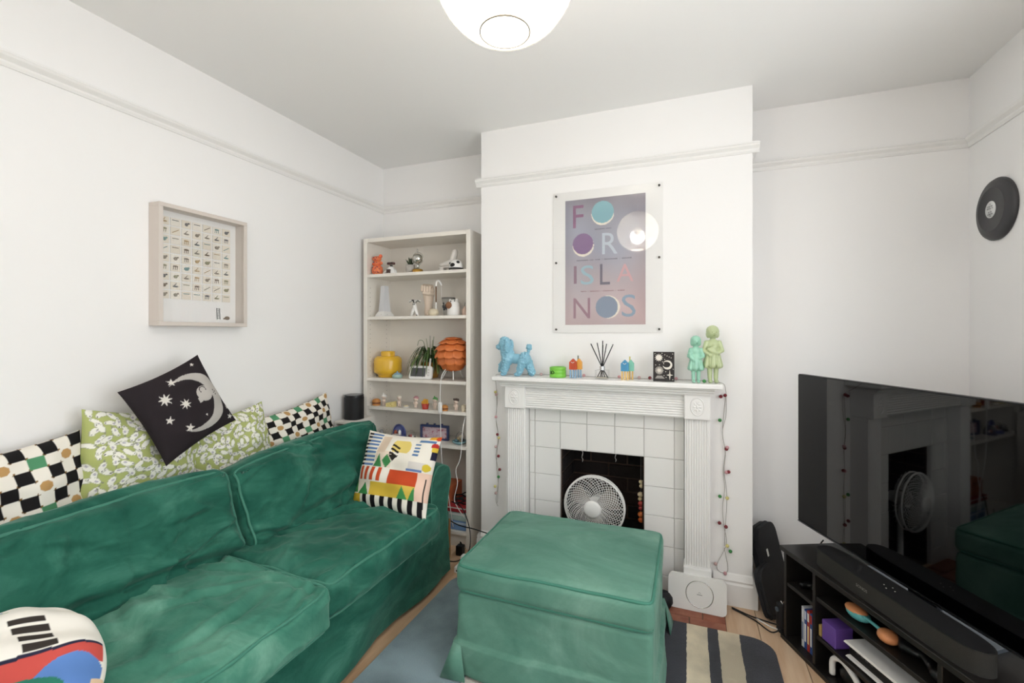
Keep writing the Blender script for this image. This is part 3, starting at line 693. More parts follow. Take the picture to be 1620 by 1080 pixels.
b.build('rug', rug_mat(), label='blue and charcoal rug with cream stripes under the footstool', cat='rug')

# ================================================================== TV CORNER
UA = R(25.2); ue = Vector((math.sin(UA), -math.cos(UA), 0)); un = Vector((-math.cos(UA), -math.sin(UA), 0)); U0 = Vector((.397, 2.337, 0))
UM = Matrix((ue, -un, Vector((0, 0, 1)))).transposed().to_4x4(); UM.translation = U0      # local x along front, y to the back, z up
def UP(x, y, z): return UM @ Vector((x, y, z))
blackwood = mat('black_ash_wood', '#161413', .38, var=('#221e1b', 30, .4, .7), stretch=(1, 8, 8))
tu = thing('tv_unit', 'low black wood effect media unit with open compartments', 'media unit', U0, math.atan2(ue.y, ue.x))
def ub(name, m, *a, bev=.0015):
    b = B(); b.X = UM; b.box(*a, bev, 1); return b.build(name, m, tu)
D = .36; Wd = .885
ub('top_panel', blackwood, -.018, -.008, .392, Wd+.018, D, .412); ub('base_panel', blackwood, -.012, -.008, .0, Wd+.012, D, .018)
for x in (0, .175, .684, Wd-.016): ub('divider', blackwood, x, 0, .018, x+.016, D-.006, .392)
ub('back_panel', blackwood, .016, D-.006, .018, Wd-.016, D, .392)
ub('shelf', blackwood, .016, .004, .246, .175, D-.006, .262); ub('shelf', blackwood, .191, .004, .282, .684, D-.006, .300); ub('shelf', blackwood, .191, .004, .128, .684, D-.006, .144); ub('shelf', blackwood, .70, .004, .246, Wd-.016, D-.006, .262)
# television
TA = math.atan2(-.9184, .3955); TE = Vector((.3955, -.9184, 0)); TN = Vector((-.9184, -.3955, 0)); T0 = Vector((.495, 2.566, 0))
TM = Matrix((TE, -TN, Vector((0, 0, 1)))).transposed().to_4x4(); TM.translation = T0
tv = thing('television', 'large flat black television angled across the right corner', 'television', TM @ Vector((.615, .05, .413)), math.atan2(TE.y, TE.x))
b = B(); b.X = TM; b.box(0, .003, .458, 1.23, .028, 1.168, .002, 1); b.build('casing', mat('tv_casing', '#1a1a1c', .4, metal=.4), tv)
b = B(); b.X = TM; b.box(.004, 0, .466, 1.226, .004, 1.164); b.build('screen', mat('tv_screen', '#020203', .03, spec=.8), tv)
b = B(); b.X = TM; b.box(0, -.001, .456, 1.23, .006, .460); b.build('bottom_edge', mat('brushed_steel', '#9a9a9c', .3, metal=1), tv)
b = B(); b.X = TM; b.box(.2, .028, .50, 1.03, .065, .86, .01); b.build('rear_housing', blackm, tv)
b = B(); b.X = TM; b.box(.56, .028, .42, .67, .05, .6, .003); b.build('stand_neck', blackm, tv)
b = B(); b.X = TM; b.prism([(.36, -.0), (.87, -.0), (.83, .16), (.40, .16)], .4125, .424); b.build('stand_foot', mat('stand_metal', '#8d96a0', .35, metal=.9), tv)
# soundbar
sb = thing('soundbar', 'long black fabric soundbar in front of the television', 'soundbar', UP(.46, .06, .412), math.atan2(ue.y, ue.x))
SBM = UM @ Matrix.Translation((.462, .062, .4125)) @ Matrix.Rotation(R(-1.5), 4, 'Z')
out = []
for k in range(64):
    a = 2*math.pi*k/64; e_ = .32; c, s_ = math.cos(a), math.sin(a)
    out.append((.325*math.copysign(abs(c)**.28, c), .05*math.copysign(abs(s_)**.75, s_)))
b = B(); b.X = SBM; b.prism(out, 0, .066, smooth=True); b.build('body', mat('speaker_cloth', '#2b2925', .85, bump=(600, .3)), sb)
b = B(); b.X = SBM; o2 = [(x*.996, y*.97) for x, y in out]; b.prism(o2, .066, .069, smooth=True); b.build('top_plate', mat('soundbar_top', '#19191b', .45), sb)
b = B(); b.X = SBM
for x, y in ((0, -.012), (0, .012), (-.022, .0), (.022, 0)): b.ell((x, y, .0692), (.0022, .0022, .0004), 8, 5)
b.build('touch_marks', whitep, sb)
vs, fs = txt('SONOS', .015, SBM @ Matrix.Translation((-.06, -.0502, .036)) @ Matrix.Rotation(R(90), 4, 'X'), depth=.0004)
b = B(); b.add(vs, fs); b.build('lettering', mat('grey_lettering', '#77746e', .6), sb)
# things in the unit
def uthing(name, label, cat, x, y, z, group=None): return thing(name, label, cat, UP(x, y, z), math.atan2(ue.y, ue.x), group)
gcols = [('#d8d8dc', '#e9e9ee', 'white spined game case, leftmost on the lower shelf'), ('#2f4f8f', '#cfd6e6', 'blue spined game case beside the white one'), ('#b43a32', '#e8e4df', 'red spined game case in the row'), ('#3a5a96', '#b93d36', 'blue game case with red label, second from the end'), ('#a9553a', '#d9d5cf', 'orange brown game case at the end of the row')]
for i, (c, c2, lab) in enumerate(gcols):
    x = .072+i*.0165; t = uthing('game_case', lab, 'game case', x, .10, .018, 'game cases in the media unit')
    b = B(); b.X = UM; b.box(x, .03, .0185, x+.0145, .165, .19-.004*(i % 2), .001, 1); b.build('case', mat('case_'+c, c, .35), t)
    b = B(); b.X = UM; b.box(x+.002, .0292, .145, x+.0125, .0302, .180); b.build('spine_label', mat('label_'+c2, c2, .5), t)
    b = B(); b.X = UM; b.box(x+.003, .0292, .05, x+.0115, .0302, .125); b.build('spine_title', mat('title_'+str(i), ['#7d8aa6', '#f2f2f2', '#f1d9a0', '#e8e8e8', '#f4f0e8'][i], .5), t)
t = uthing('purple_box', 'purple cardboard box with yellow side on the middle shelf', 'box', .25, .08, .144)
b = B(); b.X = UM; b.box(.212, .012, .1445, .282, .085, .222, .002, 1); b.build('carton', mat('purple_card', '#6a4a9c', .5), t)
b = B(); b.X = UM; b.box(.2105, .016, .148, .2122, .081, .219); b.build('side_label', mat('yellow_card', '#d8c15a', .5), t)
b = B(); b.X = UM; b.box(.194, .012, .1445, .207, .05, .19, .002, 1); b.build('small_carton', mat('gold_card', '#b99a5c', .4), label='tiny gold carton beside the purple box', cat='box')
# game console lying on its side
t = uthing('game_console', 'white and black games console lying flat under the middle shelf', 'games console', .50, .14, .144)
def wing(z0, z1, y0):
    b = B(); b.X = UM; b.prism([(.32, z0), (.674, z0+.004), (.674, z0+.013), (.33, z0+.011)], y0, .30, 'Y'); return b
wing(.205, .216, .012).build('upper_cover', whitep, t); wing(.150, .16, .02).build('lower_cover', whitep, t)
b = B(); b.X = UM; b.box(.325, .03, .16, .672, .30, .205, .004); b.build('body', black, t)
b = B(); b.X = UM
for k in range(4): b.box(.36+k*.02, .0285, .185, .372+k*.02, .0302, .190)
b.build('ports', mat('port_grey', '#4a4a4e', .4), t)
# pair of motion controllers: orange and teal
for nm, xx, cA, cB, lab in (('game_controller', .33, '#55a8a6', '#d98a5a', 'teal and orange hand controller on the middle shelf'),):
    t = uthing(nm, lab, 'controller', xx+.08, .05, .300)
    Lm = lambda x, y, z: tuple(UP(x, y, z))
    b = B(); b.X = UM; b.ell((.345, .05, .322), (.048, .030, .021), 18, 10); b.build('grip', mat('teal_plastic', '#5fb0b0', .4), t)
    b = B(); b.X = UM; b.ell((.338, .05, .330), (.046, .028, .017), 18, 10); b.build('cap', mat('orange_plastic', '#d9905f', .4), t)
    b = B(); b.X = UM; b.tube(sm_path([(.375, .045, .330), (.42, .04, .333), (.455, .04, .33)], 5), .006, 8); b.build('strap_bar', mat('teal_plastic'), t)
    b = B(); b.X = UM; b.ell((.475, .045, .323), (.034, .030, .0225), 18, 10); b.build('grip', mat('orange_plastic'), t)
t = uthing('gamepad', 'black gamepad on the middle shelf under the soundbar', 'controller', .56, .07, .300)
blob('body', [('e', (-.02, .0, .025), (.045, .03, .018)), ('c', (-.05, 0, .028), (-.035, -.02, .02), .018, .014), ('c', (.01, 0, .03), (.075, -.02, .022), .012, .018), ('e', (.09, -.025, .021), (.026, .024, .020))], black, t, .004, 4)
t = uthing('small_gamepad', 'black gamepad lying in the upper left compartment', 'controller', .115, .08, .262)
blob('body', [('e', (0, 0, .018), (.05, .03, .014)), ('c', (-.04, -.01, .018), (-.045, -.045, .016), .016, .012), ('c', (.04, -.01, .018), (.045, -.045, .016), .016, .012)], black, t, .004, 4)
b = B(); b.X = UM
for x, y in ((-.02, .01), (.02, -.005)): b.cyl((.115+x, .08+y, .29), .008, .010, 12)
b.build('thumb_stick', blackm, t)
# headset with white visor on the bottom
t = uthing('headset', 'white and black headset in the bottom middle compartment', 'headset', .33, .08, .018)
b = B(); b.X = UM; b.tube(sm_path([(.245, .03, .025), (.25, .03, .085), (.30, .03, .110), (.36, .035, .075), (.385, .04, .025)], 6), .011, 8); b.build('band', whitep, t)
b = B(); b.X = UM; b.ell((.315, .06, .055), (.058, .035, .036), 18, 12); b.build('visor', black, t)
b = B(); b.X = UM; b.ell((.372, .03, .045), (.02, .025, .028), 14, 10); b.build('ear_pad', whitep, t)
# slim handheld controller standing at the left end of the unit
t = thing('handheld_controller', 'slim black controller hanging at the left end of the unit', 'controller', UP(-.045, .03, 0.0), math.atan2(ue.y, ue.x))
b = B(); b.X = UM; b.box(-.066, .002, .022, -.021, .035, .135, .014, 4); b.build('body', blackm, t)
b = B(); b.X = UM; b.cyl((-.046, -.004, .105), .010, .006, 14, 'Y'); b.build('thumb_stick', mat('grey_rubber', '#55606a', .6), t)
b = B(); b.X = UM; b.tube([(-.056, .018, .134), (-.044, .018, .140), (-.032, .018, .134)], .003, 6); b.build('top_button', chrome, t)
b = B(); b.X = UM; b.box(-.062, .006, 0, -.025, .032, .024, .002, 1); b.build('dock_foot', blackm, t)

# ================================================================== WALL PIECES
# poster in clear acrylic on the chimney breast
px0, px1, pz0, pz1 = -.728, -.127, 1.369, 2.168; po = thing('poster', 'framed moon poster in pastel colours above the mantel', 'poster', ((px0+px1)/2, FY, pz0))
b = B(); b.box(px0, FY-.006, pz0, px1, FY, pz1); b.build('backing', mat('white_card', '#f3f1ee', .6), po)
qx0, qx1, qz0, qz1 = -.657, -.215, 1.413, 2.120
def p_poster(U, V):          # V down
    n = lambda a, b_, c: np.sin(U*a+V*b_+c)
    t = np.clip(V*1.05+.07*n(5, 3, 1)+.05*n(9, -7, 2), 0, 1)[..., None]
    c0, c1, c2, c3 = [np.array(lin(c)) for c in ('#88828d', '#9799ab', '#b2a6ab', '#cfb0ae')]
    C = np.where(t < .35, c0+(c1-c0)*t/.35, np.where(t < .62, c1+(c2-c1)*(t-.35)/.27, c2+(c3-c2)*(t-.62)/.38))
    mist = (np.clip(.5+.5*n(4, 5, .3)*n(7, -4, 1.2), 0, 1)*.35*(1-np.abs(U-.5)))[..., None]; C = C*(1-mist)+mist*np.array(lin('#cfd0d6'))
    edge = np.clip(np.maximum(np.abs(U-.5)*2, np.abs(V-.5)*2)-.72, 0, 1)[..., None]*.9; C = C*(1-edge)+edge*np.array(lin('#7a6f76'))
    k = (qz1-qz0)/(qx1-qx0)
    def ring(cx, cy, dx, dy, r, c):
        put(C, disc(U, V, cx+dx, cy+dy, r*1.03, k), '#efe6d6'); put(C, disc(U, V, cx, cy, r, k), c)
    ring(.48, .115, .0, .014, .138, '#86b6bf'); ring(.23, .355, .004, .016, .132, '#86668f'); ring(.53, .862, .022, 0, .138, '#8492a6')
    return C
nx, nz = 130, 200; u = np.linspace(0, 1, nx+1); v = np.linspace(0, 1, nz+1); UU, VV = np.meshgrid(u, v, indexing='ij')
vs = np.stack([qx0+UU*(qx1-qx0), np.full(UU.shape, FY-.0068), qz1-VV*(qz1-qz0)], -1).reshape(-1, 3); idx = np.arange((nx+1)*(nz+1)).reshape(nx+1, nz+1)
fs = np.stack([idx[:-1, :-1].ravel(), idx[:-1, 1:].ravel(), idx[1:, 1:].ravel(), idx[1:, :-1].ravel()], 1)
me = bpy.data.meshes.new('print'); me.from_pydata(vs.tolist(), [], fs.tolist()); me.materials.append(papm)
setcol(me, np.concatenate([p_poster(UU, VV).reshape(-1, 3), np.ones((UU.size, 1))], 1)); me.transform(WM[po].inverted()); o = bpy.data.objects.new('print', me); COL.objects.link(o); o.parent = po; WM[o] = WM[po]; prnt = o
def ptxt(s, u, v, h, c, wd=None):
    M = Matrix.Translation((qx0+u*(qx1-qx0), FY-.0075, qz1-v*(qz1-qz0))) @ Matrix.Rotation(R(90), 4, 'X')
    vs, fs = txt(s, 1, Matrix())
    a = np.array(vs); hh = a[:, 1].max()-a[:, 1].min(); ww = a[:, 0].max()-a[:, 0].min(); a[:, 1] -= (a[:, 1].max()+a[:, 1].min())/2; a[:, 0] -= (a[:, 0].max()+a[:, 0].min())/2
    k = h/hh; kx = (wd/ww) if wd else k; vs = [tuple(M @ Vector((p[0]*kx, p[1]*k, 0))) for p in a]
    b = B(); b.add(vs, fs); b.build('lettering', mat('ink_'+c, c, .6), prnt)
ptxt('F', .17, .135, .128, '#8f5f80', .06); ptxt('R', .57, .365, .118, '#c3ccd4', .085); ptxt('I', .13, .60, .10, '#8d6c7c', .016); ptxt('S', .285, .605, .108, '#9cbcc6', .075)
ptxt('L', .51, .605, .115, '#6a6473', .055); ptxt('A', .755, .60, .095, '#d3a5a8', .09); ptxt('N', .215, .868, .115, '#9a7380', .095); ptxt('S', .80, .855, .122, '#8ba0b4', .075)
def small_print(b, M, words, width, h, seed):        # lettering too small to read: rows of letter sized strokes, 0 is a slash
    rr = random.Random(seed); n = sum(max(1, q)+1 for q in words); st = width/n; x = -width/2
    for q in words:
        for k in range(max(1, q)):
            if q == 0: pts = [(x+st*.2, -h*.55), (x+st*.4, -h*.55), (x+st*.8, h*.55), (x+st*.6, h*.55)]
            else:
                a = rr.uniform(.1, .3)*st; c = rr.uniform(.65, .85)*st; t_ = h*rr.uniform(.35, .5); pts = [(x+a, -t_), (x+c, -t_*.9), (x+c*.95, t_), (x+a*1.1, t_)]
            b.add([tuple(M @ Vector((p[0], p[1], 0))) for p in pts], [(0, 1, 2, 3)]); x += st
        x += st
for words, u, v, wd, c in (([8, 4], .49, .247, .10, '#55525f'), ([9, 3, 4, 0, 10, 0, 7], .50, .487, .31, '#5d5862'), ([5, 0, 8, 0, 9, 0, 6], .485, .735, .25, '#8a5c5f')):
    b = B(); small_print(b, Matrix.Translation((qx0+u*(qx1-qx0), FY-.0075, qz1-v*(qz1-qz0))) @ Matrix.Rotation(R(90), 4, 'X'), words, wd, .0078, len(words)); b.build('small_print', mat('ink_'+c, c, .6), prnt)
b = B(); b.box(px0, FY-.014, pz0, px1, FY-.010, pz1); b.build('acrylic_sheet', glassm, po)
b = B(); b.cyl((0, 0, 0), .006, .007, 12, 'Y'); pin = b.mesh('wall_fixing', mat('dark_screw', '#4a4744', .4, metal=.6))
for xx in (px0+.018, px1-.018):
    for zz in (pz0+.018, (pz0+pz1)/2, pz1-.018): piece('wall_fixing', pin, po, (xx, FY-.0165, zz))
# box frame with little picture cards
fy0, fy1, fz0, fz1 = 1.248, 1.660, 1.397, 1.922; fr = thing('picture_frame', 'deep pale box frame of small illustrated cards on the left wall', 'picture', (LX, 1.454, fz0))
ash = mat('pale_frame_wood', '#d9cfc6', .5); dp = .068; t = .018
for nm, a in (('frame_rail', (LX, fy0, fz0, LX+dp, fy1, fz0+t)), ('frame_rail', (LX, fy0, fz1-t, LX+dp, fy1, fz1)), ('frame_rail', (LX, fy0, fz0+t, LX+dp, fy0+t, fz1-t)), ('frame_rail', (LX, fy1-t, fz0+t, LX+dp, fy1, fz1-t))):
    b = B(); b.box(*a, .0015, 1); b.build(nm, ash, fr)
b = B(); b.box(LX, fy0+t, fz0+t, LX+.006, fy1-t, fz1-t); mount = b.build('mount_board', mat('white_card'), fr)
cardm = [mat('cream_card', '#e9e0d0', .7), mat('pale_card', '#efe8dc', .7)]; inks = [mat('ink_brown', '#6d5a42', .8), mat('ink_olive', '#8a8560', .8), mat('ink_grey', '#5d5c5a', .8), mat('ink_tan', '#b79a6b', .8), mat('ink_soft', '#857a68', .8), mat('ink_teal', '#6d8f8a', .8)]
cw, ch = .0415, .0355
for r_ in range(9):
    for c_ in range(7):
        y = 1.283+c_*.0478; z = 1.878-r_*.0405; b = B(); b.mi = 0; b.box(LX+.007, y, z-ch, LX+.009, y+cw, z); b.mi = 1
        rr = random.Random(r_*7+c_); k = rr.randint(0, 3); cy, cz = y+cw/2, z-ch/2
        if k == 0: b.ell((LX+.009, cy, cz), (.0006, .012*rr.uniform(.6, 1), .008), 8, 5); b.ell((LX+.009, cy+.010, cz+.006), (.0006, .005, .004), 8, 5)
        elif k == 1: b.tube([(LX+.0095, cy-.014, cz-.008*rr.choice((-1, 1))), (LX+.0095, cy+.013, cz+.008)], .0016, 4)
        elif k == 2:
            for q in range(3): b.tube([(LX+.0095, cy-.010+q*.008, cz-.010), (LX+.0095, cy-.008+q*.008, cz+.006)], .0014, 4)
            b.ell((LX+.009, cy, cz+.006), (.0006, .012, .004), 8, 5)
        else: b.ell((LX+.009, cy, cz-.003), (.0006, .013, .004), 8, 5); b.tube([(LX+.0095, cy-.006, cz), (LX+.0095, cy+.004, cz+.011)], .0016, 4)
        b.build('card', [cardm[(r_+c_) % 2], rr.choice(inks)], mount)
b = B()
for yy in (1.545, 1.560): b.tube([(LX+.008, yy, 1.432), (LX+.008, yy-.003, 1.487)], .0016, 4)
for k in range(7): b.tube([(LX+.008, 1.544, 1.438+k*.0075), (LX+.008, 1.559, 1.438+k*.0075)], .0012, 4)
b.build('ladder_motif', inks[2], mount)
b = B(); b.ell((LX+.007, 1.597, 1.440), (.002, .014, .009), 12, 8); b.ell((LX+.007, 1.582, 1.437), (.0015, .005, .004), 8, 6); b.build('tortoise_motif', inks[0], mount)
b = B(); b.box(LX+.056, fy0+t, fz0+t, LX+.058, fy1-t, fz1-t); b.build('glazing', glassm, fr)
# frisbee on the right wall
fz = thing('frisbee', 'dark grey flying disc hung on the right wall', 'frisbee', (RX, 2.625, 1.90))
b = B(); b.lathe([(.0, -.026), (.092, -.026), (.094, -.0275), (.097, -.026), (.115, -.024), (.130, -.017), (.136, -.008), (.135, 0), (.128, 0), (.126, -.008), (.11, -.018), (0, -.020)], (RX-.001, 2.625, 1.908), 48, 'X'); b.build('disc', mat('grey_disc', '#3b3a3c', .42), fz)
b = B(); b.lathe([(0, -.0275), (.037, -.0275), (.037, -.0262), (0, -.0262)], (RX-.001, 2.625, 1.908), 32, 'X'); st_ = b.build('sticker', mat('sticker_white', '#e8e8e6', .5), fz)
SM = Matrix.Translation((RX-.0290, 2.625, 1.908)) @ Matrix(((0, 0, -1), (-1, 0, 0), (0, 1, 0))).to_4x4()
b = B()
for dz, words, wd in ((.024, [2], .008), (.014, [4, 3], .046), (.005, [6, 2], .048), (-.004, [1], .006), (-.011, [2, 3], .03), (-.020, [8], .044), (-.028, [4], .02)): small_print(b, SM @ Matrix.Translation((0, dz, 0)), words, wd, .0075, int(dz*1000)+50)
b.build('small_print', mat('sticker_ink', '#4a4a4a', .6), st_)
# paper lantern
lt = thing('paper_lantern', 'round white paper lantern lamp hanging from the ceiling', 'ceiling lamp', (-.41, 1.01, WH))
LC = Vector((-.41, 1.01, 2.243)); LR = .172
paper = bpy.data.materials.new('lantern_paper'); paper.use_nodes = True; nt = paper.node_tree; N = nt.nodes; p = N['Principled BSDF']
p.inputs['Base Color'].default_value = (.9, .87, .8, 1); p.inputs['Roughness'].default_value = .9; p.inputs['Emission Color'].default_value = (1, .96, .88, 1); p.inputs['Emission Strength'].default_value = .7
tr = N.new('ShaderNodeBsdfTransparent'); mx = N.new('ShaderNodeMixShader'); mx.inputs[0].default_value = .3
nt.links.new(p.outputs[0], mx.inputs[1]); nt.links.new(tr.outputs[0], mx.inputs[2]); nt.links.new(mx.outputs[0], N['Material Output'].inputs[0])
ll = bpy.data.lights.new('lantern_light', 'POINT'); ll.energy = 19; ll.shadow_soft_size = .06; ll.color = (1, .96, .91)
lo = bpy.data.objects.new('lantern_light', ll); COL.objects.link(lo); lo.parent = lt; lo.location = Vector((0, 0, LC.z-WH-.045))
prof = []
for k in range(0, 49):
    a = R(-70+140*k/48); prof.append(((LR+.0022*math.cos(k*math.pi))*math.cos(a), LR*math.sin(a)*.98))
b = B(); b.lathe(prof, LC, 56); 
b.f = [f for f in b.f if len(f) == 4]; b.m = b.m[:len(b.f)]; b.s = b.s[:len(b.f)]
b.build('paper_shade', paper, lt)
b = B()
for zz, rr in ((prof[0][1], prof[0][0]), (prof[-1][1], prof[-1][0])): b.tube([(LC.x+rr*math.cos(a), LC.y+rr*math.sin(a), LC.z+zz) for a in [2*math.pi*i/32 for i in range(32)]], .0022, 5, True)
b.build('wire_ring', mat('ring_grey', '#7d786f', .6), lt)
b = B()
for k in range(-11, 12):
    a0 = R(k*6.2); rr = LR*1.012*math.cos(a0); b.tube([(LC.x+rr*math.cos(a), LC.y+rr*math.sin(a), LC.z+LR*.995*math.sin(a0)) for a in [2*math.pi*i/40 for i in range(40)]], .0007, 4, True)
b.build('bamboo_ribs', mat('rib_tan', '#b5aa94', .7), lt)
b = B(); b.tube([LC+Vector((0, 0, .12)), (LC.x, LC.y, WH)], .003, 6); b.build('flex', whitep, lt)
b = B(); b.cyl((LC.x, LC.y, WH-.03), .045, .03, 20); b.build('ceiling_rose', whitep, lt)
b = B(); b.ell(LC, .035, 16, 10); b.build('bulb', mat('lamp_bulb', '#fff3df', .5, emit=12), lt)
b = B(); b.cyl(LC+Vector((0, 0, .03)), .016, .09, 12); b.build('lamp_holder', whitep, lt)

# ================================================================== MANTEL ORNAMENTS
MZ = 1.1205
def curl(c0, amp, sc): return lambda p: amp*(noise.cell(p*sc)-.5)+amp*.6*noise.noise(p*sc*1.3)
blue = mat('poodle_blue', '#86bbd0', .3, coat=.4)
t = thing('poodle_figurine', 'sky blue ceramic poodle figurine on the left of the mantel', 'figurine', (-.925, 2.45, MZ))
def pb(p):
    if -.04 < p.x < .035 and .055 < p.z < .13: return 0
    return .0045*noise.noise(p*120)+.003*noise.noise(p*230)
blob('dog', [ ('e', (-.070, 0, .180), (.036, .034, .040)), ('e', (-.070, 0, .200), (.030, .030, .026)), ('e', (-.102, -.006, .165), (.020, .017, .016)), ('e', (-.044, .030, .168), (.017, .014, .042)), ('e', (-.046, -.032, .166), (.018, .014, .044)),
    ('c', (-.060, 0, .15), (-.046, 0, .105), .036, .042), ('e', (-.052, 0, .095), (.036, .036, .040)), ('e', (0, 0, .098), (.06, .028, .030)), ('e', (.052, 0, .096), (.038, .036, .042)), ('c', (-.048, -.018, .09), (-.066, -.020, .028), .029, .021), ('e', (-.072, -.020, .012), (.018, .014, .012)),
    ('c', (-.054, .018, .09), (-.098, .018, .058), .027, .018), ('c', (-.098, .018, .058), (-.108, .018, .028), .017, .012), ('c', (.044, -.018, .08), (.026, -.020, .022), .026, .018), ('e', (.016, -.020, .010), (.021, .014, .011)), ('c', (.062, .016, .085), (.090, .018, .024), .029, .021), ('e', (.088, .018, .011), (.019, .014, .011)),
    ('c', (.07, 0, .12), (.078, 0, .155), .009, .008), ('e', (.079, 0, .165), (.017, .016, .019))], blue, t, .0026, 3, pb)
b = B(); b.X = WM[t]
for y in (-.012, .008): b.ell((-.098, y-.008, .186), .0032, 8, 6)
b.ell((-.121, -.004, .170), .0045, 8, 6); b.build('face_marks', mat('blue_glaze_dark', '#3f7f9f', .3), t)
# green tin
t = thing('candle_tin', 'lime green striped candle tin with black letters', 'candle', (-.68, 2.46, MZ))
b = B(); b.lathe([(.044, 0), (.046, .003), (.046, .018), (.0445, .020), (.046, .022), (.046, .038), (.0445, .040), (.046, .042), (.046, .056), (.041, .058), (.038, .05), (0, .05)], (-.68, 2.46, MZ), 36); b.build('tin', mat('lime_enamel', '#7fca4a', .3), t)
for k, ch_ in enumerate('LO'):
    a = R(-128+k*17); M = Matrix.Translation((-.68+.0466*math.cos(a), 2.46+.0466*math.sin(a), MZ+.028)) @ Matrix.Rotation(a+R(90), 4, 'Z') @ Matrix.Rotation(R(90), 4, 'X')
    vs, fs = txt(ch_, .026, M, depth=.0012); b = B(); b.add(vs, fs); b.build('lettering', black, t)
# two little houses on stilts
def house(xc, yc, c1, c2, leg, chim, lab):
    t = thing('stilt_house', lab, 'ornament', (xc, yc, MZ), group='wooden houses on stilts')
    def hb(x0, x1, y0, y1, c):
        b = B(); m = (x0+x1)/2; b.prism([(x0, MZ+.046), (x1, MZ+.046), (x1, MZ+.086), (m, MZ+.106), (x0, MZ+.086)], y0, y1, 'Y'); return b.build('house_block', mat('paint_'+c, c, .45), t)
    h = hb(xc-.033, xc+.006, yc-.022, yc+.004, c1); hb(xc-.002, xc+.030, yc+.005, yc+.028, c2)
    b = B(); b.tube(sm_path([(xc-.022, yc-.0225, MZ+.088), (xc-.0135, yc-.0228, MZ+.083), (xc-.005, yc-.0225, MZ+.088)], 4), .0016, 5); b.build('smile', whitep, h)
    for (dx, dy) in ((-.027, -.015), (-.012, -.015), (.001, -.012), (.008, .02), (.022, .02)):
        b = B(); b.box(xc+dx-.004, yc+dy-.004, MZ, xc+dx+.004, yc+dy+.004, MZ+.047); b.build('stilt', mat('paint_'+leg, leg, .5), t)
    b = B(); b.box(xc+.006, yc+.008, MZ+.09, xc+.013, yc+.015, MZ+.122); b.build('chimney', mat('paint_'+chim, chim, .5), t)
house(-.576, 2.455, '#c2502f', '#e2a54c', '#8fb0cc', '#7b8580', 'red and orange wooden house on pale blue stilts')
house(-.298, 2.45, '#4d94bd', '#86c8b0', '#e3bd74', '#cfc07a', 'blue and mint wooden house on yellow stilts')
# reed diffuser
t = thing('reed_diffuser', 'square glass reed diffuser with black sticks at the mantel centre', 'diffuser', (-.432, 2.455, MZ))
b = B(); b.box(-.466, 2.421, MZ, -.398, 2.489, MZ+.048, .004); b.build('glass_bottle', glassm, t)
b = B(); b.box(-.460, 2.427, MZ+.004, -.404, 2.483, MZ+.012, .003); b.build('scented_oil', mat('diffuser_oil', '#cfc8b4', .1, alpha=.55), t)
b = B(); b.cyl((-.432, 2.455, MZ+.048), .0135, .020, 20); b.build('collar', mat('silver_collar', '#cfcfd2', .25, metal=.9), t)
for dx, dy, h in ((-.062, 0, .128), (-.030, .012, .133), (.004, -.01, .145), (.021, .012, .128), (.058, -.002, .126), (.0, .02, .12)):
    p0 = Vector((-.432-dx*.5, 2.455-dy*.5, MZ+.005)); p1 = Vector((-.432+dx*.03, 2.455+dy*.03, MZ+.062)); p2 = Vector((-.432+dx, 2.455+dy, MZ+.062+h-.062+.06))
    b = B(); b.tube([p0, p1, p2], .0027, 6); b.build('reed', blackm, t)
# celestial card
t = thing('greeting_card', 'black greeting card with white moon and stars on the mantel', 'card', (-.118, 2.44, MZ))
def card_uv(u, v, d=.0): return Vector((-.169+u*.102, 2.432+v*.012+d, MZ+v*.15))
b = B(); b.add([card_uv(0, 0), card_uv(1, 0), card_uv(1, 1), card_uv(0, 1)], [(0, 1, 2, 3)]); b.add([card_uv(0, 0, .028), card_uv(1, 0, .028), card_uv(1, 1, .001), card_uv(0, 1, .001)], [(0, 3, 2, 1)])
o = b.build('card_sheet', mat('black_card', '#2a2523', .6), t); md = o.modifiers.new('s', 'SOLIDIFY'); md.thickness = .0008
b = B(); asp = .102/.15
def poly(pts): b.add([card_uv(p[0], p[1], -.0012) for p in pts], [tuple(range(len(pts)))])
def starp(cx, cy, r1, r0, n, rot=0): poly([(cx+(r1 if k % 2 == 0 else r0)*math.cos(rot+math.pi*k/n), cy+asp*(r1 if k % 2 == 0 else r0)*math.sin(rot+math.pi*k/n)) for k in range(2*n)])
starp(.27, .80, .21, .12, 12)
for k in range(14):
    a = R(150-k*22); a2 = R(150-(k+1)*22); r1 = .23
    c_ = lambda A: (.68+r1*math.cos(A), .56+asp*r1*math.sin(A)); q_ = lambda A: (.68+r1*math.cos(A)*.8-.045, .56+asp*(r1*math.sin(A)*.62)+.012)
    poly([c_(a), c_(a2), q_(a2), q_(a)])
starp(.79, .22, .16, .055, 4, 0); poly([(.79, .05), (.83, .2), (.79, .40), (.75, .2)])
for k in range(8):
    a = math.pi*k/8; poly([(.29+.2*math.cos(a)+.012*math.sin(a), .37+asp*(.2*math.sin(a)-.012*math.cos(a))), (.29+.2*math.cos(a)-.012*math.sin(a), .37+asp*(.2*math.sin(a)+.012*math.cos(a))), (.29-.2*math.cos(a)-.012*math.sin(a), .37-asp*(.2*math.sin(a)-.012*math.cos(a))), (.29-.2*math.cos(a)+.012*math.sin(a), .37-asp*(.2*math.sin(a)+.012*math.cos(a)))])
rr = random.Random(4)
for (cx, cy) in ((.55, .9), (.66, .86), (.76, .83), (.85, .8), (.92, .93), (.55, .74), (.45, .66), (.12, .55), (.3, .56), (.5, .6), (.6, .33), (.52, .2), (.95, .42), (.93, .07), (.62, .14), (.08, .93), (.42, .95)): starp(cx, cy, .03, .015, 4, rr.random())
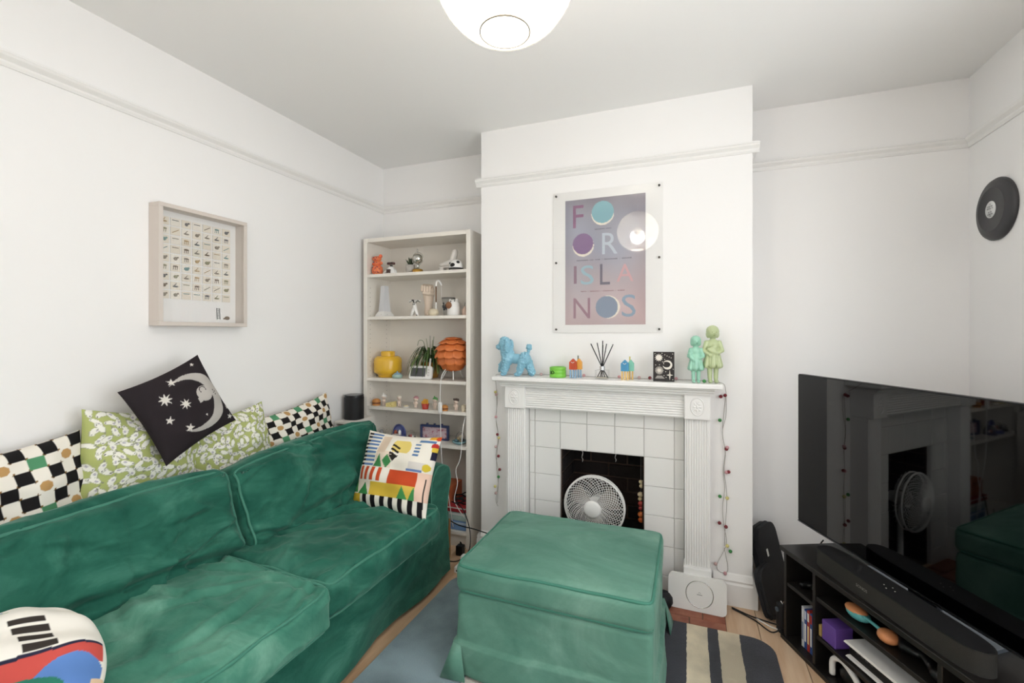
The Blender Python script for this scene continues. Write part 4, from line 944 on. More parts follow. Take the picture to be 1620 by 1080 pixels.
for k in range(5): poly([(.1+k*.02, .1+.02*k), (.55-k*.03, .1+.02*k+.004), (.55-k*.03, .112+.02*k), (.1+k*.02, .108+.02*k)])
b.build('printed_motifs', mat('card_ink', '#e9e3d8', .6), t)
# two girl figurines
def girl(name, x, y, H, c, lab, taller):
    t = thing(name, lab, 'figurine', (x, y, MZ), rz=R(12)); k = H/.24; m = mat('glaze_'+c, c, .3, coat=.35)
    P = []
    def e(a, r, rot=None): P.append(('e', tuple(q*k for q in a), tuple(q*k for q in r)) + ((rot,) if rot else ()))
    def c_(a, b_, r0, r1): P.append(('c', tuple(q*k for q in a), tuple(q*k for q in b_), r0*k, r1*k))
    e((0, 0, .212), (.022, .023, .026)); e((0, .004, .217), (.026, .025, .025)); e((-.017, .004, .203), (.010, .012, .016)); e((.017, .004, .203), (.010, .012, .016)); e((0, -.022, .208), (.004, .005, .005))
    c_((0, 0, .190), (0, 0, .178), .009, .010); e((0, 0, .160), (.026, .018, .026)); e((0, 0, .135), (.024, .018, .025))
    for q in range(7):
        a = math.pi*2*q/7; c_((.012*math.cos(a), .010*math.sin(a), .13), (.031*math.cos(a), .022*math.sin(a), .072), .014, .011)
    e((0, 0, .078), (.034, .024, .012))
    for s in (-1, 1):
        c_((s*.013, 0, .08), (s*.012, 0, .018), .0115, .009); e((s*.012, -.008, .007), (.0095, .016, .008))
        c_((s*.026, 0, .170), (s*.037, -.004, .135), .0095, .008); c_((s*.037, -.004, .135), (s*.014, -.020, .115+.01*(s > 0)), .008, .0065); e((s*.012, -.022, .116+.01*(s > 0)), (.007, .006, .007))
    if taller: e((-.008, -.022, .135), (.022, .008, .012), (0, .5, 0)); e((.0, -.02, .150), (.012, .006, .010))
    else: e((-.026, -.014, .13), (.012, .010, .014)); e((-.03, -.012, .148), (.009, .008, .009))
    bf = lambda p: (.0014*k*math.sin(math.atan2(p.y, p.x)*16) if .062*k < p.z < .118*k else 0)+(.0016*k*noise.noise(p*160/k) if p.z > .2*k and p.y > -.012*k else 0)
    blob('figure', P, m, t, .0034, 2, bf)
    b = B(); b.X = WM[t]
    for s in (-1, 1): b.ell((s*.008*k, -.0215*k, .213*k), (.0025*k, .0015*k, .0016*k), 8, 5)
    b.ell((0, -.0215*k, .199*k), (.0042*k, .0015*k, .0013*k), 8, 5)
    b.build('face_marks', mat('glaze_shade_'+c, '#5f9a7d' if not taller else '#8a9a5c', .3), t)
girl('girl_figurine', .034, 2.435, .232, '#9bd0b8', 'short mint green girl figurine at the right end of the mantel', False)
girl('girl_figurine', .112, 2.455, .282, '#bdc99a', 'taller yellow green girl figurine at the right end of the mantel', True)
# fairy lights
fl = thing('fairy_lights', 'string of tiny coloured berry lights draped over the mantel', 'fairy lights', (fx, 2.5, .15))
wire = mat('grey_wire', '#9a938a', .5)
def wig(p0, p1, n, amp, seed): 
    rr = random.Random(seed); P0, P1 = Vector(p0), Vector(p1)
    return [P0.lerp(P1, k/n)+Vector((rr.uniform(-amp, amp), 0, rr.uniform(-amp, amp)*.4 if 0 < k < n else 0)) for k in range(n+1)]
paths = [sm_path([(-1.075, 2.535, .32)]+wig((-1.08, 2.535, .36), (-1.075, 2.53, 1.05), 7, .010, 1)+[(-1.06, 2.47, 1.118)]+[(-1.0, 2.50, 1.123), (-.85, 2.525, 1.123), (-.7, 2.53, 1.126), (-.52, 2.52, 1.124), (-.35, 2.515, 1.123), (-.2, 2.52, 1.123), (0, 2.525, 1.124), (.1, 2.50, 1.124), (.158, 2.46, 1.118)]+[(.172, 2.50, 1.08)]+wig((.168, 2.535, 1.05), (.168, 2.535, .30), 8, .010, 2)+[(.135, 2.535, .19), (.15, 2.535, .155), (.185, 2.535, .17), (.168, 2.535, .28)], 6),
         sm_path(wig((-1.072, 2.533, .34), (-1.082, 2.533, 1.02), 7, .012, 3), 6), sm_path(wig((.166, 2.533, .29), (.172, 2.533, 1.04), 8, .013, 5), 6)]
b = B()
for p in paths: b.tube(p, .0012, 4)
b.build('wire', wire, fl)
bc_ = {'r': '#7e2730', 'g': '#3f8a48', 'p': '#d3a0a4', 'y': '#d9cf86', 'w': '#c7a9a6'}; bms = {}
for k_, c in bc_.items():
    q = B(); q.ell((0, 0, 0), .0088, 12, 8); bms[k_] = q.mesh('berry_light', mat('berry_'+k_, c, .35))
for x_, z_, k_ in [(-1.088, 1.01, 'y'), (-1.083, .995, 'w'), (-1.085, .86, 'p'), (-1.075, .755, 'r'), (-1.066, .735, 'y'), (-1.085, .68, 'w'), (-1.068, .625, 'r'), (-1.060, .545, 'r'), (-1.068, .50, 'g'), (-1.09, .44, 'y'), (-1.085, .40, 'w'),
                   (.152, 1.045, 'r'), (.172, 1.052, 'r'), (.148, .925, 'g'), (.182, .79, 'p'), (.178, .782, 'r'), (.178, .665, 'p'), (.188, .668, 'r'), (.148, .54, 'g'), (.182, .535, 'y'), (.146, .405, 'r'), (.176, .39, 'r'), (.182, .295, 'y'), (.196, .27, 'g'), (.128, .195, 'w'), (.172, .155, 'p')]:
    piece('berry_light', bms[k_], fl, (x_, 2.528, z_))
for x_, y_, k_ in [(-.87, 2.52, 'g'), (-.79, 2.50, 'w'), (-.545, 2.515, 'p'), (-.35, 2.505, 'p'), (-.245, 2.50, 'w'), (-.19, 2.50, 'r'), (-.06, 2.51, 'p'), (.072, 2.425, 'g')]: piece('berry_light', bms[k_], fl, (x_, y_, MZ+.0095))

# ================================================================== FAN IN THE FIREPLACE, ROUTER, CASES
fc = Vector((-.488, 2.50, .405)); FR = .165
t = thing('desk_fan', 'white desk fan with wire mesh guard in front of the fireplace', 'fan', (-.488, 2.56, .001), R(4))
def dome(r): return -.035*(1-(r/FR)**2)
for nm, sgn, off in (('front_guard', 1, 0), ('rear_guard', -1, .055)):
    b = B()
    N_ = 44 if sgn > 0 else 26
    for k in range(N_):
        for tw in ((1.15, -1.15) if sgn > 0 else (.5,)):
            pts = []
            for i in range(11):
                r = .045+(FR-.045)*i/10; a = 2*math.pi*k/N_+tw*(i/10); pts.append((fc.x+r*math.cos(a), fc.y+off+sgn*dome(r), fc.z+r*math.sin(a)))
            b.tube(pts, .00125, 3, caps=False)
    b.build(nm, whitep, t)
b = B(); b.tube([(fc.x+FR*math.cos(a), fc.y+.012, fc.z+FR*math.sin(a)) for a in [2*math.pi*i/48 for i in range(48)]], .0055, 8, True)
b.tube([(fc.x+FR*math.cos(a), fc.y+.04, fc.z+FR*math.sin(a)) for a in [2*math.pi*i/48 for i in range(48)]], .004, 8, True); b.build('rim', whitep, t)
b = B(); b.lathe([(0, -.042), (.035, -.041), (.046, -.036), (.048, -.028), (0, -.026)], fc, 32, 'Y'); b.build('hub_badge', whitep, t)
for k in range(3):
    b = B(); vs = []
    for i in range(7):
        r = .03+.11*i/6
        for j in range(5): a = 2*math.pi*k/3+.5+(j/4-.5)*(1.1-.2*i/6); vs.append((fc.x+r*math.cos(a), fc.y+.022+.02*(j/4-.5), fc.z+r*math.sin(a)))
    b.add(vs, [(i*5+j, i*5+j+1, i*5+j+6, i*5+j+5) for i in range(6) for j in range(4)], True); o = b.build('blade', mat('fan_blade', '#7d756b', .4), t); md = o.modifiers.new('s', 'SOLIDIFY'); md.thickness = .002
b = B(); b.cyl((fc.x, fc.y+.05, fc.z), .045, .09, 20, 'Y', .03); b.build('motor_housing', whitep, t)
b = B(); b.cyl((fc.x, fc.y+.09, .02), .014, fc.z-.04, 14); b.build('pole', whitep, t)
b = B(); b.lathe([(.11, 0), (.11, .012), (.05, .028), (.02, .04), (0, .04)], (fc.x, 2.62, .005), 28); b.build('base', whitep, t)
# beads hanging beside the opening
t = thing('bead_hanging', 'string of cream, red and orange wooden beads hung at the fireplace opening', 'ornament', (-.245, 2.60, .30))
b = B(); b.tube([(-.245, 2.60, .70), (-.245, 2.60, .33)], .001, 4); b.build('cord', wire, t)
for z, r, c in ((.545, .012, '#d8c7a2'), (.522, .014, '#d8c7a2'), (.475, .017, '#dcc9a4'), (.45, .013, '#c9b68e'), (.425, .017, '#b5433a'), (.40, .014, '#a83c36'), (.365, .019, '#cf6f34'), (.335, .017, '#c9622c')):
    b = B(); b.ell((-.245+random.uniform(-.006, .006), 2.60, z), (r, r*.8, r*.85), 12, 8); b.build('bead', mat('bead_'+c, c, .4), t)
# router
t = thing('router', 'slim white panel router with silver ring leaning on the hearth', 'router', (.038, 2.40, .006))
RM = Matrix.Translation((.038, 2.398, .006)) @ Matrix.Rotation(R(-1), 4, 'Z') @ Matrix.Rotation(R(-8), 4, 'X')
b = B(); b.X = RM; b.prism(rrect(-.133, 0, .133, .162, .024), 0, .022, 'Y'); o = b.build('body', whitep, t); md = o.modifiers.new('b', 'BEVEL'); md.width = .005; md.segments = 3
b = B(); b.X = RM; b.tube([(.012+.062*math.cos(a), -.0005, .082+.062*math.sin(a)) for a in [2*math.pi*i/48 for i in range(48)]], .0022, 6, True); b.build('ring', chrome, t)
b = B(); b.X = RM; b.tube([(.006, -.0004, .086), (.012, -.0004, .091), (.018, -.0004, .086)], .0008, 4); b.box(.0, -.0006, .078, .024, 0, .0805); b.build('logo', mat('logo_grey', '#7c7a78', .5), t)
b = B(); b.lathe([(.0, .0), (.036, .0), (.046, .02), (.044, .045), (.03, .062), (0, .066)], (-.118, 2.40, .004), 24); b.build('smart_speaker', blackm, label='small round black speaker behind the footstool', cat='speaker')
# two black cases leaning in the right alcove
def case(x, y, w_, h_, d, ry, lab, rz):
    t = thing('instrument_case', lab, 'case', (x, y, 0), rz, 'black zip cases in the right alcove')
    M = WM[t] @ Matrix.Translation((0, 0, .003)) @ Matrix.Rotation(ry, 4, 'Y')
    b = B(); b.X = M; b.prism(rrect(-w_/2, 0, w_/2, h_, w_*.3), -d/2, d/2, 'X')
    b = B(); b.X = M; b.X = M @ Matrix(((0, 0, 1, 0), (1, 0, 0, 0), (0, 1, 0, 0), (0, 0, 0, 1))); b.prism(rrect(-w_/2, 0, w_/2, h_, w_*.28), -d/2, d/2); o = b.build('shell', mat('case_fabric', '#1b1c20', .7, bump=(200, .2)), t); md = o.modifiers.new('b', 'BEVEL'); md.width = .010; md.segments = 3
    b = B(); b.X = M @ Matrix(((0, 0, 1, 0), (1, 0, 0, 0), (0, 1, 0, 0), (0, 0, 0, 1))); ol = rrect(-w_/2-.001, -.001, w_/2+.001, h_+.001, w_*.28); b.tube([(p[0], p[1], 0) for p in ol], .003, 5, True); b.build('zip', blackm, t)
    return t, M
t, M = case(.43, 2.66, .22, .37, .05, R(-14), 'tall black zip case leaning on the chimney breast side', R(-28))
b = B(); b.X = M; b.box(.0255, -.06, .23, .029, -.045, .265, .001, 1); b.build('tag', whitep, t)
b = B(); b.X = M; b.box(.024, -.085, .0, .034, -.075, .03, .001, 1); b.build('zip_pull', whitep, t)
case(.392, 2.515, .18, .22, .034, R(-16), 'short black zip case in front of the taller one', R(-24))

# ================================================================== SPEAKER ON CD RACK
rk = thing('cd_rack', 'narrow white rack holding dark discs between sofa and bookcase', 'rack', (-2.085, 2.455, 0))
rx0, rx1, ry0, ry1 = -2.122, -2.005, 2.315, 2.568
for a in ((rx0, ry0, .785, rx1, ry1, .80), (rx0, ry0, 0, rx1, ry1, .015), (rx1-.014, ry0, .015, rx1, ry1, .785), (rx0, ry0, .015, rx0+.012, ry1, .785), (rx0+.012, ry0+.004, .60, rx1-.014, ry1, .612), (rx0+.012, ry0+.004, .4, rx1-.014, ry1, .412)):
    b = B(); b.box(*a, .001, 1); b.build('panel', bookw, rk)
b = B()
for y, z in ((2.36, .772), (2.50, .772)): b.cyl((rx1, y, z), .004, .0012, 10, 'X')
b.build('cam_fixings', mat('dark_screw'), rk)
for i, c in enumerate(('#3a3a3f', '#7d7d80', '#1f1f22', '#2a2a30', '#55565a', '#1b1b1e')):
    b = B(); x = rx0+.015+i*.0145; b.box(x, ry0+.012, .6125, x+.0125, ry0+.14, .755, .001, 1)
    b.build('disc_case', mat('cd_'+c, c, .3), label='dark disc case standing in the narrow white rack beside the sofa', cat='disc case', group='disc cases in the rack')
t = thing('wireless_speaker', 'black rounded wireless speaker on the white rack', 'speaker', (-2.064, 2.43, .80))
b = B(); o_ = rrect(-2.124, 2.372, -2.004, 2.490, .052, 10); b.prism(o_, .801, .945, smooth=True); b.build('grille', mat('speaker_mesh', '#161618', .5, bump=(500, .3)), t)
b = B(); b.prism([(x*.985-.031, y*.985+.0365) for x, y in o_], .945, .960, smooth=True); b.build('top_panel', mat('speaker_top', '#2a2a2c', .25), t)

# ================================================================== BOOKCASE ORNAMENTS
Z1, Z2, Z3, Z4, Z5, Z6 = [z+.0005 for z in SH]+[.1005]; SYc = 2.64
def orn(name, label, cat, x, y, z, group=None, rz=0): return thing(name, label, cat, (x, y, z), rz, group)
def pt(t, name, m, fn):
    b = B(); b.X = WM[t]; fn(b); return b.build(name, m, t)
# --- top shelf
t = orn('toy_figure', 'speckled orange stacked toy figure on the top shelf', 'toy', -2.030, 2.63, Z1)
pt(t, 'body', mat('coral_toy', '#e8704c', .5, var=('#f0935c', 60, .45, .6)), lambda b: (b.lathe([(.02, 0), (.034, .008), (.038, .03), (.034, .055), (.022, .066), (0, .066)], (0, 0, 0), 18)))
pt(t, 'middle', mat('coral_toy'), lambda b: (b.ell((0, 0, .08), (.030, .026, .02)), b.ell((-.03, 0, .078), .012), b.ell((.03, 0, .082), .012)))
pt(t, 'head', mat('coral_toy'), lambda b: (b.ell((-.004, 0, .112), (.034, .026, .02)), b.ell((-.032, 0, .118), .011), b.ell((.026, 0, .130), .013)))
def specks(b):
    rr = random.Random(5)
    for k in range(14): a = rr.uniform(-2.6, -.5); z = rr.uniform(.01, .055); b.ell((.0365*math.cos(a), .0365*math.sin(a), z), .0035, 6, 5)
    for x_, z_ in ((-.012, .118), (.012, .117), (.0, .105), (-.012, .085), (.012, .086)): b.ell((x_, -.0265, z_), .004, 6, 5)
pt(t, 'spots', mat('toy_spot', '#8a4a5e', .5), specks)
t = orn('toy_robot', 'small white toy robot with dark visor on the top shelf', 'toy', -1.915, 2.63, Z1)
pt(t, 'body', whitep, lambda b: (b.lathe([(.036, .003), (.034, .02), (.02, .045), (.014, .052), (0, .052)], (0, 0, 0), 18)))
pt(t, 'chest_panel', mat('robot_brown', '#4a3630', .5), lambda b: b.box(-.016, -.036, .004, .016, -.026, .030, .002, 1))
pt(t, 'neck', black, lambda b: b.cyl((0, 0, .05), .010, .012, 12))
pt(t, 'visor', mat('visor_brown', '#5a3a38', .3), lambda b: (b.box(-.026, -.016, .066, .026, .012, .082, .003, 1)))
for s in (-1, 1): pt(t, 'arm', whitep, lambda b: b.tube([(s*.022, 0, .038), (s*.042, -.006, .02), (s*.05, -.014, .006)], .006, 8))
pt(t, 'eye', mat('eye_dark', '#16100f', .2), lambda b: [b.cyl((s*.013, -.0175, .074), .005, .002, 10, 'Y') for s in (-1, 1)])
t = orn('succulent_pot', 'small spiky succulent in a pale grey pot on the top shelf', 'plant', -1.772, 2.65, Z1)
pt(t, 'pot', mat('grey_ceramic', '#b9b3ab', .5), lambda b: b.lathe([(.026, 0), (.031, .004), (.032, .058), (.028, .058), (.026, .045), (0, .045)], (0, 0, 0), 22))
leafm = mat('dark_leaf', '#3f4a33', .5)
for k in range(11):
    a = 2*math.pi*k/11*1.0; l = .05 if k % 2 else .065; sp = .034 if k % 2 else .014
    pt(t, 'leaf', leafm, lambda b: b.tube([(0, 0, .045), (sp*.5*math.cos(a), sp*.5*math.sin(a), .045+l*.55), (sp*math.cos(a), sp*math.sin(a), .045+l)], [.006, .005, .0008], 6))
t = orn('globe_trophy', 'silver globe trophy on a gold base on the top shelf', 'trophy', -1.705, 2.635, Z1)
pt(t, 'base', mat('gold_metal', '#c79a4a', .25, metal=1), lambda b: b.lathe([(.036, 0), (.036, .020), (.030, .024), (0, .024)], (0, 0, 0), 24))
silver = mat('polished_silver', '#c9c8c2', .18, metal=1)
pt(t, 'stem', silver, lambda b: b.lathe([(.026, .024), (.010, .032), (.008, .045), (.014, .055), (0, .056)], (0, 0, 0), 18))
pt(t, 'globe', silver, lambda b: b.ell((0, 0, .095), .035, 22, 14))
pt(t, 'meridian', silver, lambda b: (b.tube([(.043*math.cos(a), 0, .095+.043*math.sin(a)) for a in [2*math.pi*i/30 for i in range(30)]], .0022, 6, True), b.tube([(0, 0, .138), (0, 0, .158)], .003, 6), b.ell((0, 0, .158), .005, 8, 6)))
t = orn('roller_skate', 'white ceramic roller skate ornament on the top shelf', 'ornament', -1.475, 2.68, Z1)
skm = mat('white_glaze', '#e6e1da', .3)
blob('boot', [('c', (.03, 0, .13), (.012, 0, .07), .021, .024), ('c', (.012, 0, .06), (-.05, 0, .052), .026, .018), ('e', (-.066, 0, .050), (.024, .021, .013)), ('e', (.02, 0, .045), (.03, .022, .016))], skm, t, .004, 3)
pt(t, 'sole', skm, lambda b: b.box(-.085, -.018, .028, .045, .018, .037, .003, 1))
for x_ in (-.062, .024):
    for y_ in (-.02, .008): pt(t, 'wheel', skm, lambda b: b.cyl((x_, y_, .0165), .016, .014, 16, 'Y'))
t = orn('toy_helmet', 'small black and white toy helmet beside the roller skate', 'toy', -1.400, 2.612, Z1)
pt(t, 'shell', whitep, lambda b: b.lathe([(.040, .004), (.046, .016), (.044, .036), (.034, .056), (.018, .066), (0, .068)], (0, 0, 0), 24))
pt(t, 'trim', black, lambda b: (b.tube([(.044*math.cos(a), .044*math.sin(a), .008) for a in [2*math.pi*i/28 for i in range(28)]], .005, 6, True), b.ell((-.004, -.040, .028), (.018, .010, .014), 14, 9), b.ell((.026, -.026, .046), (.012, .010, .010), 10, 8), b.ell((-.028, -.03, .042), (.007, .008, .006), 10, 8)))
# --- second shelf
t = orn('tower_trophy', 'tall tapering frosted glass award with engraved base', 'trophy', -1.985, 2.65, Z2)
pt(t, 'base', whitep, lambda b: b.lathe([(.065, 0), (.062, .012), (.045, .034), (.043, .036), (0, .036)], (0, 0, 0), 4, smooth=False))
pt(t, 'column', mat('frosted_glass', '#e8e8ea', .3, trans=.15), lambda b: b.lathe([(.042, .036), (.034, .10), (.026, .215), (0, .215)], (0, 0, 0), 4, smooth=False))
pt(t, 'nameplate', mat('plate_grey', '#8e8c88', .4), lambda b: [b.box(-.022+.004*k, -.042+.004*k, .012+.006*k, .022-.004*k, -.038+.004*k, .015+.006*k) for k in range(2)])
bpy.data.objects[t.name].rotation_euler = (0, 0, R(45)-R(12))
t = orn('palm_figure', 'little white toy figure with spiky palm leaf hair', 'toy', -1.722, 2.625, Z2)
blob('body', [('c', (-.006, 0, .05), (-.022, -.004, .008), .012, .009), ('c', (.006, 0, .05), (.024, -.004, .008), .012, .009), ('e', (0, 0, .062), (.015, .013, .018)), ('e', (.0, -.002, .078), (.012, .012, .010))], whitep, t, .003, 2)
for k in range(12):
    a = 2*math.pi*k/12; l = .042
    pt(t, 'hair_leaf', whitep if k % 3 else blackm, lambda b: b.tube([(0, 0, .085), (l*.5*math.cos(a), l*.5*math.sin(a), .106), (l*math.cos(a), l*math.sin(a), .093+.012*(k % 2))], [.004, .005, .001], 6))
pt(t, 'face_marks', blackm, lambda b: [b.ell(p, .0035, 6, 5) for p in ((-.005, -.0135, .080), (.006, -.0135, .079), (.024, -.013, .006))])
t = orn('fist_vase', 'cream ceramic raised fist vase on the second shelf', 'vase', -1.648, 2.68, Z2)
fm = mat('cream_bisque', '#dcc9b6', .55)
P = [('c', (0, 0, .028), (0, 0, .085), .030, .025), ('c', (0, 0, .075), (0, 0, .160), .026, .040), ('e', (0, 0, .172), (.044, .034, .046)), ('e', (0, 0, .008), (.030, .030, .008))]
for k in range(4): x_ = -.029+k*.0195; P += [('c', (x_, -.004, .212-.003*k), (x_, -.034, .202-.003*k), .0105, .0103), ('c', (x_, -.034, .202-.003*k), (x_+.001, -.038, .172-.002*k), .0103, .0095)]
P += [('c', (.040, -.010, .150), (.026, -.036, .150), .0125, .012), ('c', (.026, -.036, .150), (-.012, -.044, .155), .012, .0095)]
blob('hand', P, fm, t, .0026, 1)
t = orn('cane_bottle', 'round cream bottle with tall hooked cane stopper', 'ornament', -1.578, 2.63, Z2)
pt(t, 'bottle', mat('cream_glaze', '#e0d3b8', .35), lambda b: b.lathe([(.022, 0), (.033, .012), (.034, .026), (.026, .042), (.010, .048), (0, .048)], (0, 0, 0), 22))
pt(t, 'cane', whitep, lambda b: (b.tube([(.018, 0, .044), (.018, 0, .09)], .005, 8), b.tube(sm_path([(.018, 0, .195), (.020, 0, .222), (.034, 0, .232), (.05, 0, .218), (.058, 0, .2)], 5), .006, 8)))
pt(t, 'rod', mat('brown_wood', '#7a5a44', .5), lambda b: b.tube([(.018, 0, .09), (.018, 0, .195)], .0042, 8))
pt(t, 'cord', whitep, lambda b: b.tube([(.058, 0, .2), (.058, 0, .12)], .0012, 4))
t = orn('printed_tumbler', 'clear tumbler with dark print and grey lid', 'glass', -1.505, 2.70, Z2)
pt(t, 'tumbler', mat('smoky_plastic', '#c9c6bd', .2, trans=.3), lambda b: b.lathe([(.033, 0), (.044, .115), (0, .115)], (0, 0, 0), 24))
pt(t, 'lid', mat('grey_lid', '#7a7872', .4), lambda b: b.lathe([(.046, .113), (.046, .124), (0, .126)], (0, 0, 0), 24))
def ink_(b):
    rr = random.Random(9)
    for k in range(9): a = R(-90)+rr.uniform(-.55, .55); z = rr.uniform(.04, .09); b.ell((.040*math.cos(a), .040*math.sin(a), z), (.009, .004, .009), 8, 6)
pt(t, 'print', mat('print_dark', '#3b3d40', .5), ink_)
t = orn('bear_jug', 'white bear shaped jug with brown round snout', 'ornament', -1.432, 2.635, Z2)
pt(t, 'jug', whitep, lambda b: b.lathe([(.036, 0), (.041, .006), (.041, .06), (.036, .085), (.024, .10), (0, .106)], (0, 0, 0), 24))
for s in (-1, 1): pt(t, 'ear', whitep, lambda b: b.ell((s*.024, 0, .10), (.009, .007, .010), 10, 8))
pt(t, 'snout', mat('snout_brown', '#8a5f42', .6), lambda b: b.ell((-.014, -.040, .066), (.023, .008, .023), 16, 10))
pt(t, 'eyes', blackm, lambda b: [b.ell(p, .0038, 8, 6) for p in ((-.002, -.034, .091), (.022, -.026, .094))])
t = orn('pink_vase', 'tiny pale pink bottle at the right end of the second shelf', 'vase', -1.363, 2.66, Z2)
pt(t, 'bottle', mat('pink_glaze', '#dcbfae', .4), lambda b: b.lathe([(.017, 0), (.019, .005), (.018, .04), (.008, .048), (.006, .062), (0, .062)], (0, 0, 0), 18))
pt(t, 'sprig', leafm, lambda b: b.tube([(0, 0, .06), (.004, 0, .085)], .002, 5))
# --- third shelf
t = orn('storage_jar', 'glossy yellow round storage jar with stud lid', 'jar', -1.975, 2.675, Z3)
ym = mat('yellow_gloss', '#e8b735', .25, coat=.3)
pt(t, 'jar', ym, lambda b: b.lathe([(.058, 0), (.066, .004), (.068, .014), (.074, .020), (.092, .032), (.096, .050), (.096, .115), (.090, .134), (.074, .146), (.06, .148), (0, .148)], (0, 0, 0), 36))
pt(t, 'stud', ym, lambda b: b.lathe([(.048, .147), (.048, .176), (.044, .181), (0, .182)], (0, 0, 0), 28))
t = orn('trinket_pot', 'small pale blue lidded trinket pot beside the yellow jar', 'pot', -1.858, 2.62, Z3)
pt(t, 'pot', mat('pale_teal', '#a9c4b8', .35), lambda b: b.lathe([(.026, 0), (.034, .006), (.035, .02), (.030, .026), (0, .026)], (0, 0, 0), 22))
pt(t, 'lid', mat('pale_blue', '#8fb0c6', .35), lambda b: (b.lathe([(.026, .026), (.016, .036), (0, .038)], (0, 0, 0), 20), b.ell((0, 0, .042), .006, 8, 6)))
t = orn('spider_plant', 'spider plant with long arching leaves in a brown pot', 'plant', -1.665, 2.735, Z3)
pt(t, 'pot', mat('amber_pot', '#a97a35', .4), lambda b: b.lathe([(.045, 0), (.052, .005), (.066, .10), (.068, .108), (.060, .108), (.056, .09), (0, .09)], (0, 0, 0), 26))
lm = [mat('leaf_green', '#4f6b35', .5), mat('leaf_olive', '#6f7f46', .5), mat('leaf_deep', '#37502a', .5)]
rr = random.Random(11)
for k in range(80):
    a = rr.uniform(0, 6.28); L = rr.uniform(.10, .185); up = rr.uniform(.03, .10); dx, dy = math.cos(a), math.sin(a)
    if dy > .3: L *= .55
    if dx < -.6: L *= 1.0
    if dx > .7: L *= .7
    pts = sm_path([(dx*.02, dy*.02, .095), (dx*L*.45, dy*L*.45, .12+up), (dx*L*.85, dy*L*.85, .09+up*.55), (dx*L*1.05, dy*L*1.05, max(.02, .09-L*.45))], 4)
    b = B(); b.X = WM[t]; vs = []
    for i, p in enumerate(pts):
        w2 = .0048*math.sin(math.pi*min(1, (i+1.5)/(len(pts)+1)))+.0006; n_ = Vector((-dy, dx, 0))*w2
        vs += [tuple(p-n_), tuple(p+Vector((0, 0, -.001))), tuple(p+n_)]
    b.add(vs, [(i*3+j, i*3+j+1, i*3+j+4, i*3+j+3) for i in range(len(pts)-1) for j in (0, 1)], True); b.build('leaf', lm[k % 3], t)
for k, (x_, l, bend) in enumerate(((-.055, .15, -.045), (-.03, .17, .0), (.0, .19, .01), (.03, .185, .005), (.02, .16, -.02))):
    pts = sm_path([(x_*.3, 0, .10), (x_*.7, -.005, .10+l*.6), (x_, -.008, .10+l)]+([(x_+bend*.7, -.01, .10+l+.006), (x_+bend, -.01, .10+l-.03)] if k == 0 else []), 5)
    pt(t, 'stalk', lm[k % 3], lambda b: b.tube(pts, .0017, 5))
t = orn('baby_monitor', 'white baby monitor with grey screen and antenna', 'monitor', -1.672, 2.615, Z3, rz=R(6))
MM = WM[t] @ Matrix.Rotation(R(-14), 4, 'X')
b = B(); b.X = MM; b.prism(rrect(-.082, 0, .082, .088, .016), -.008, .012, 'Y'); o = b.build('body', whitep, t); md = o.modifiers.new('b', 'BEVEL'); md.width = .004; md.segments = 2
b = B(); b.X = MM; b.box(-.070, -.0095, .016, .036, -.0078, .074); b.build('screen', mat('grey_screen', '#5a5a5c', .2), t)
b = B(); b.X = MM; [b.ell((.058, -.0085, z), (.007, .0015, .006), 10, 6) for z in (.026, .044, .062)]; b.build('buttons', mat('button_grey', '#d8d5d0', .5), t)
b = B(); b.X = MM; b.box(.052, -.002, .085, .064, .006, .142, .003, 2); b.build('antenna', whitep, t)
t = orn('table_lamp', 'orange table lamp with overlapping petal shade and white tripod', 'lamp', -1.452, 2.665, Z3)
oc_ = mat('orange_petal', '#d9793f', .45); SR = .112; SC = Vector((0, 0, .062+SR))
pt(t, 'shade_core', mat('orange_core', '#b9602c', .6), lambda b: b.ell(SC, SR*.90, 24, 16))
q = B(); q.lathe([(0, .002), (.018, .0014), (.030, 0), (.030, -.0012), (0, -.0006)], (0, 0, 0), 18); sc_me = q.mesh('petal', oc_)
core = [c for c in t.children if c.name.startswith('shade_core')][0]
nr = 7
for i in range(nr):
    la = R(-72+144*i/(nr-1)); n_ = max(5, int(12*math.cos(la)))
    for k in range(n_):
        a = 2*math.pi*(k+.5*(i % 2))/n_; d = Vector((math.cos(a)*math.cos(la), math.sin(a)*math.cos(la), math.sin(la)))
        rotq = d.to_track_quat('Z', 'Y').to_euler(); p = SC+d*SR*.95
        tq = (d+Vector((0, 0, .5))).normalized().to_track_quat('Z', 'Y').to_euler()
        piece('petal', sc_me, core, WM[t] @ p, tq, (1.35, 1.15, 1))
for k in range(3):
    a = R(-90+k*120+30); pt(t, 'tripod_leg', whitep, lambda b: b.tube([(.035*math.cos(a), .035*math.sin(a), .085), (.082*math.cos(a), .082*math.sin(a), .004)], .0042, 8))
cp = sm_path([(-.005, -.09, .075), (-.018, -.118, .03), (-.028, -.118, -.06), (-.032, -.112, -.16), (-.030, -.11, -.30), (-.024, -.11, -.47), (-.012, -.10, -.62), (.012, -.095, -.70), (.03, -.095, -.80), (.05, -.09, -.93)], 6)
pt(t, 'cable', whitep, lambda b: b.tube(cp, .0026, 6))
pt(t, 'inline_switch', whitep, lambda b: b.box(-.043, -.122, -.205, -.020, -.102, -.135, .006, 3))
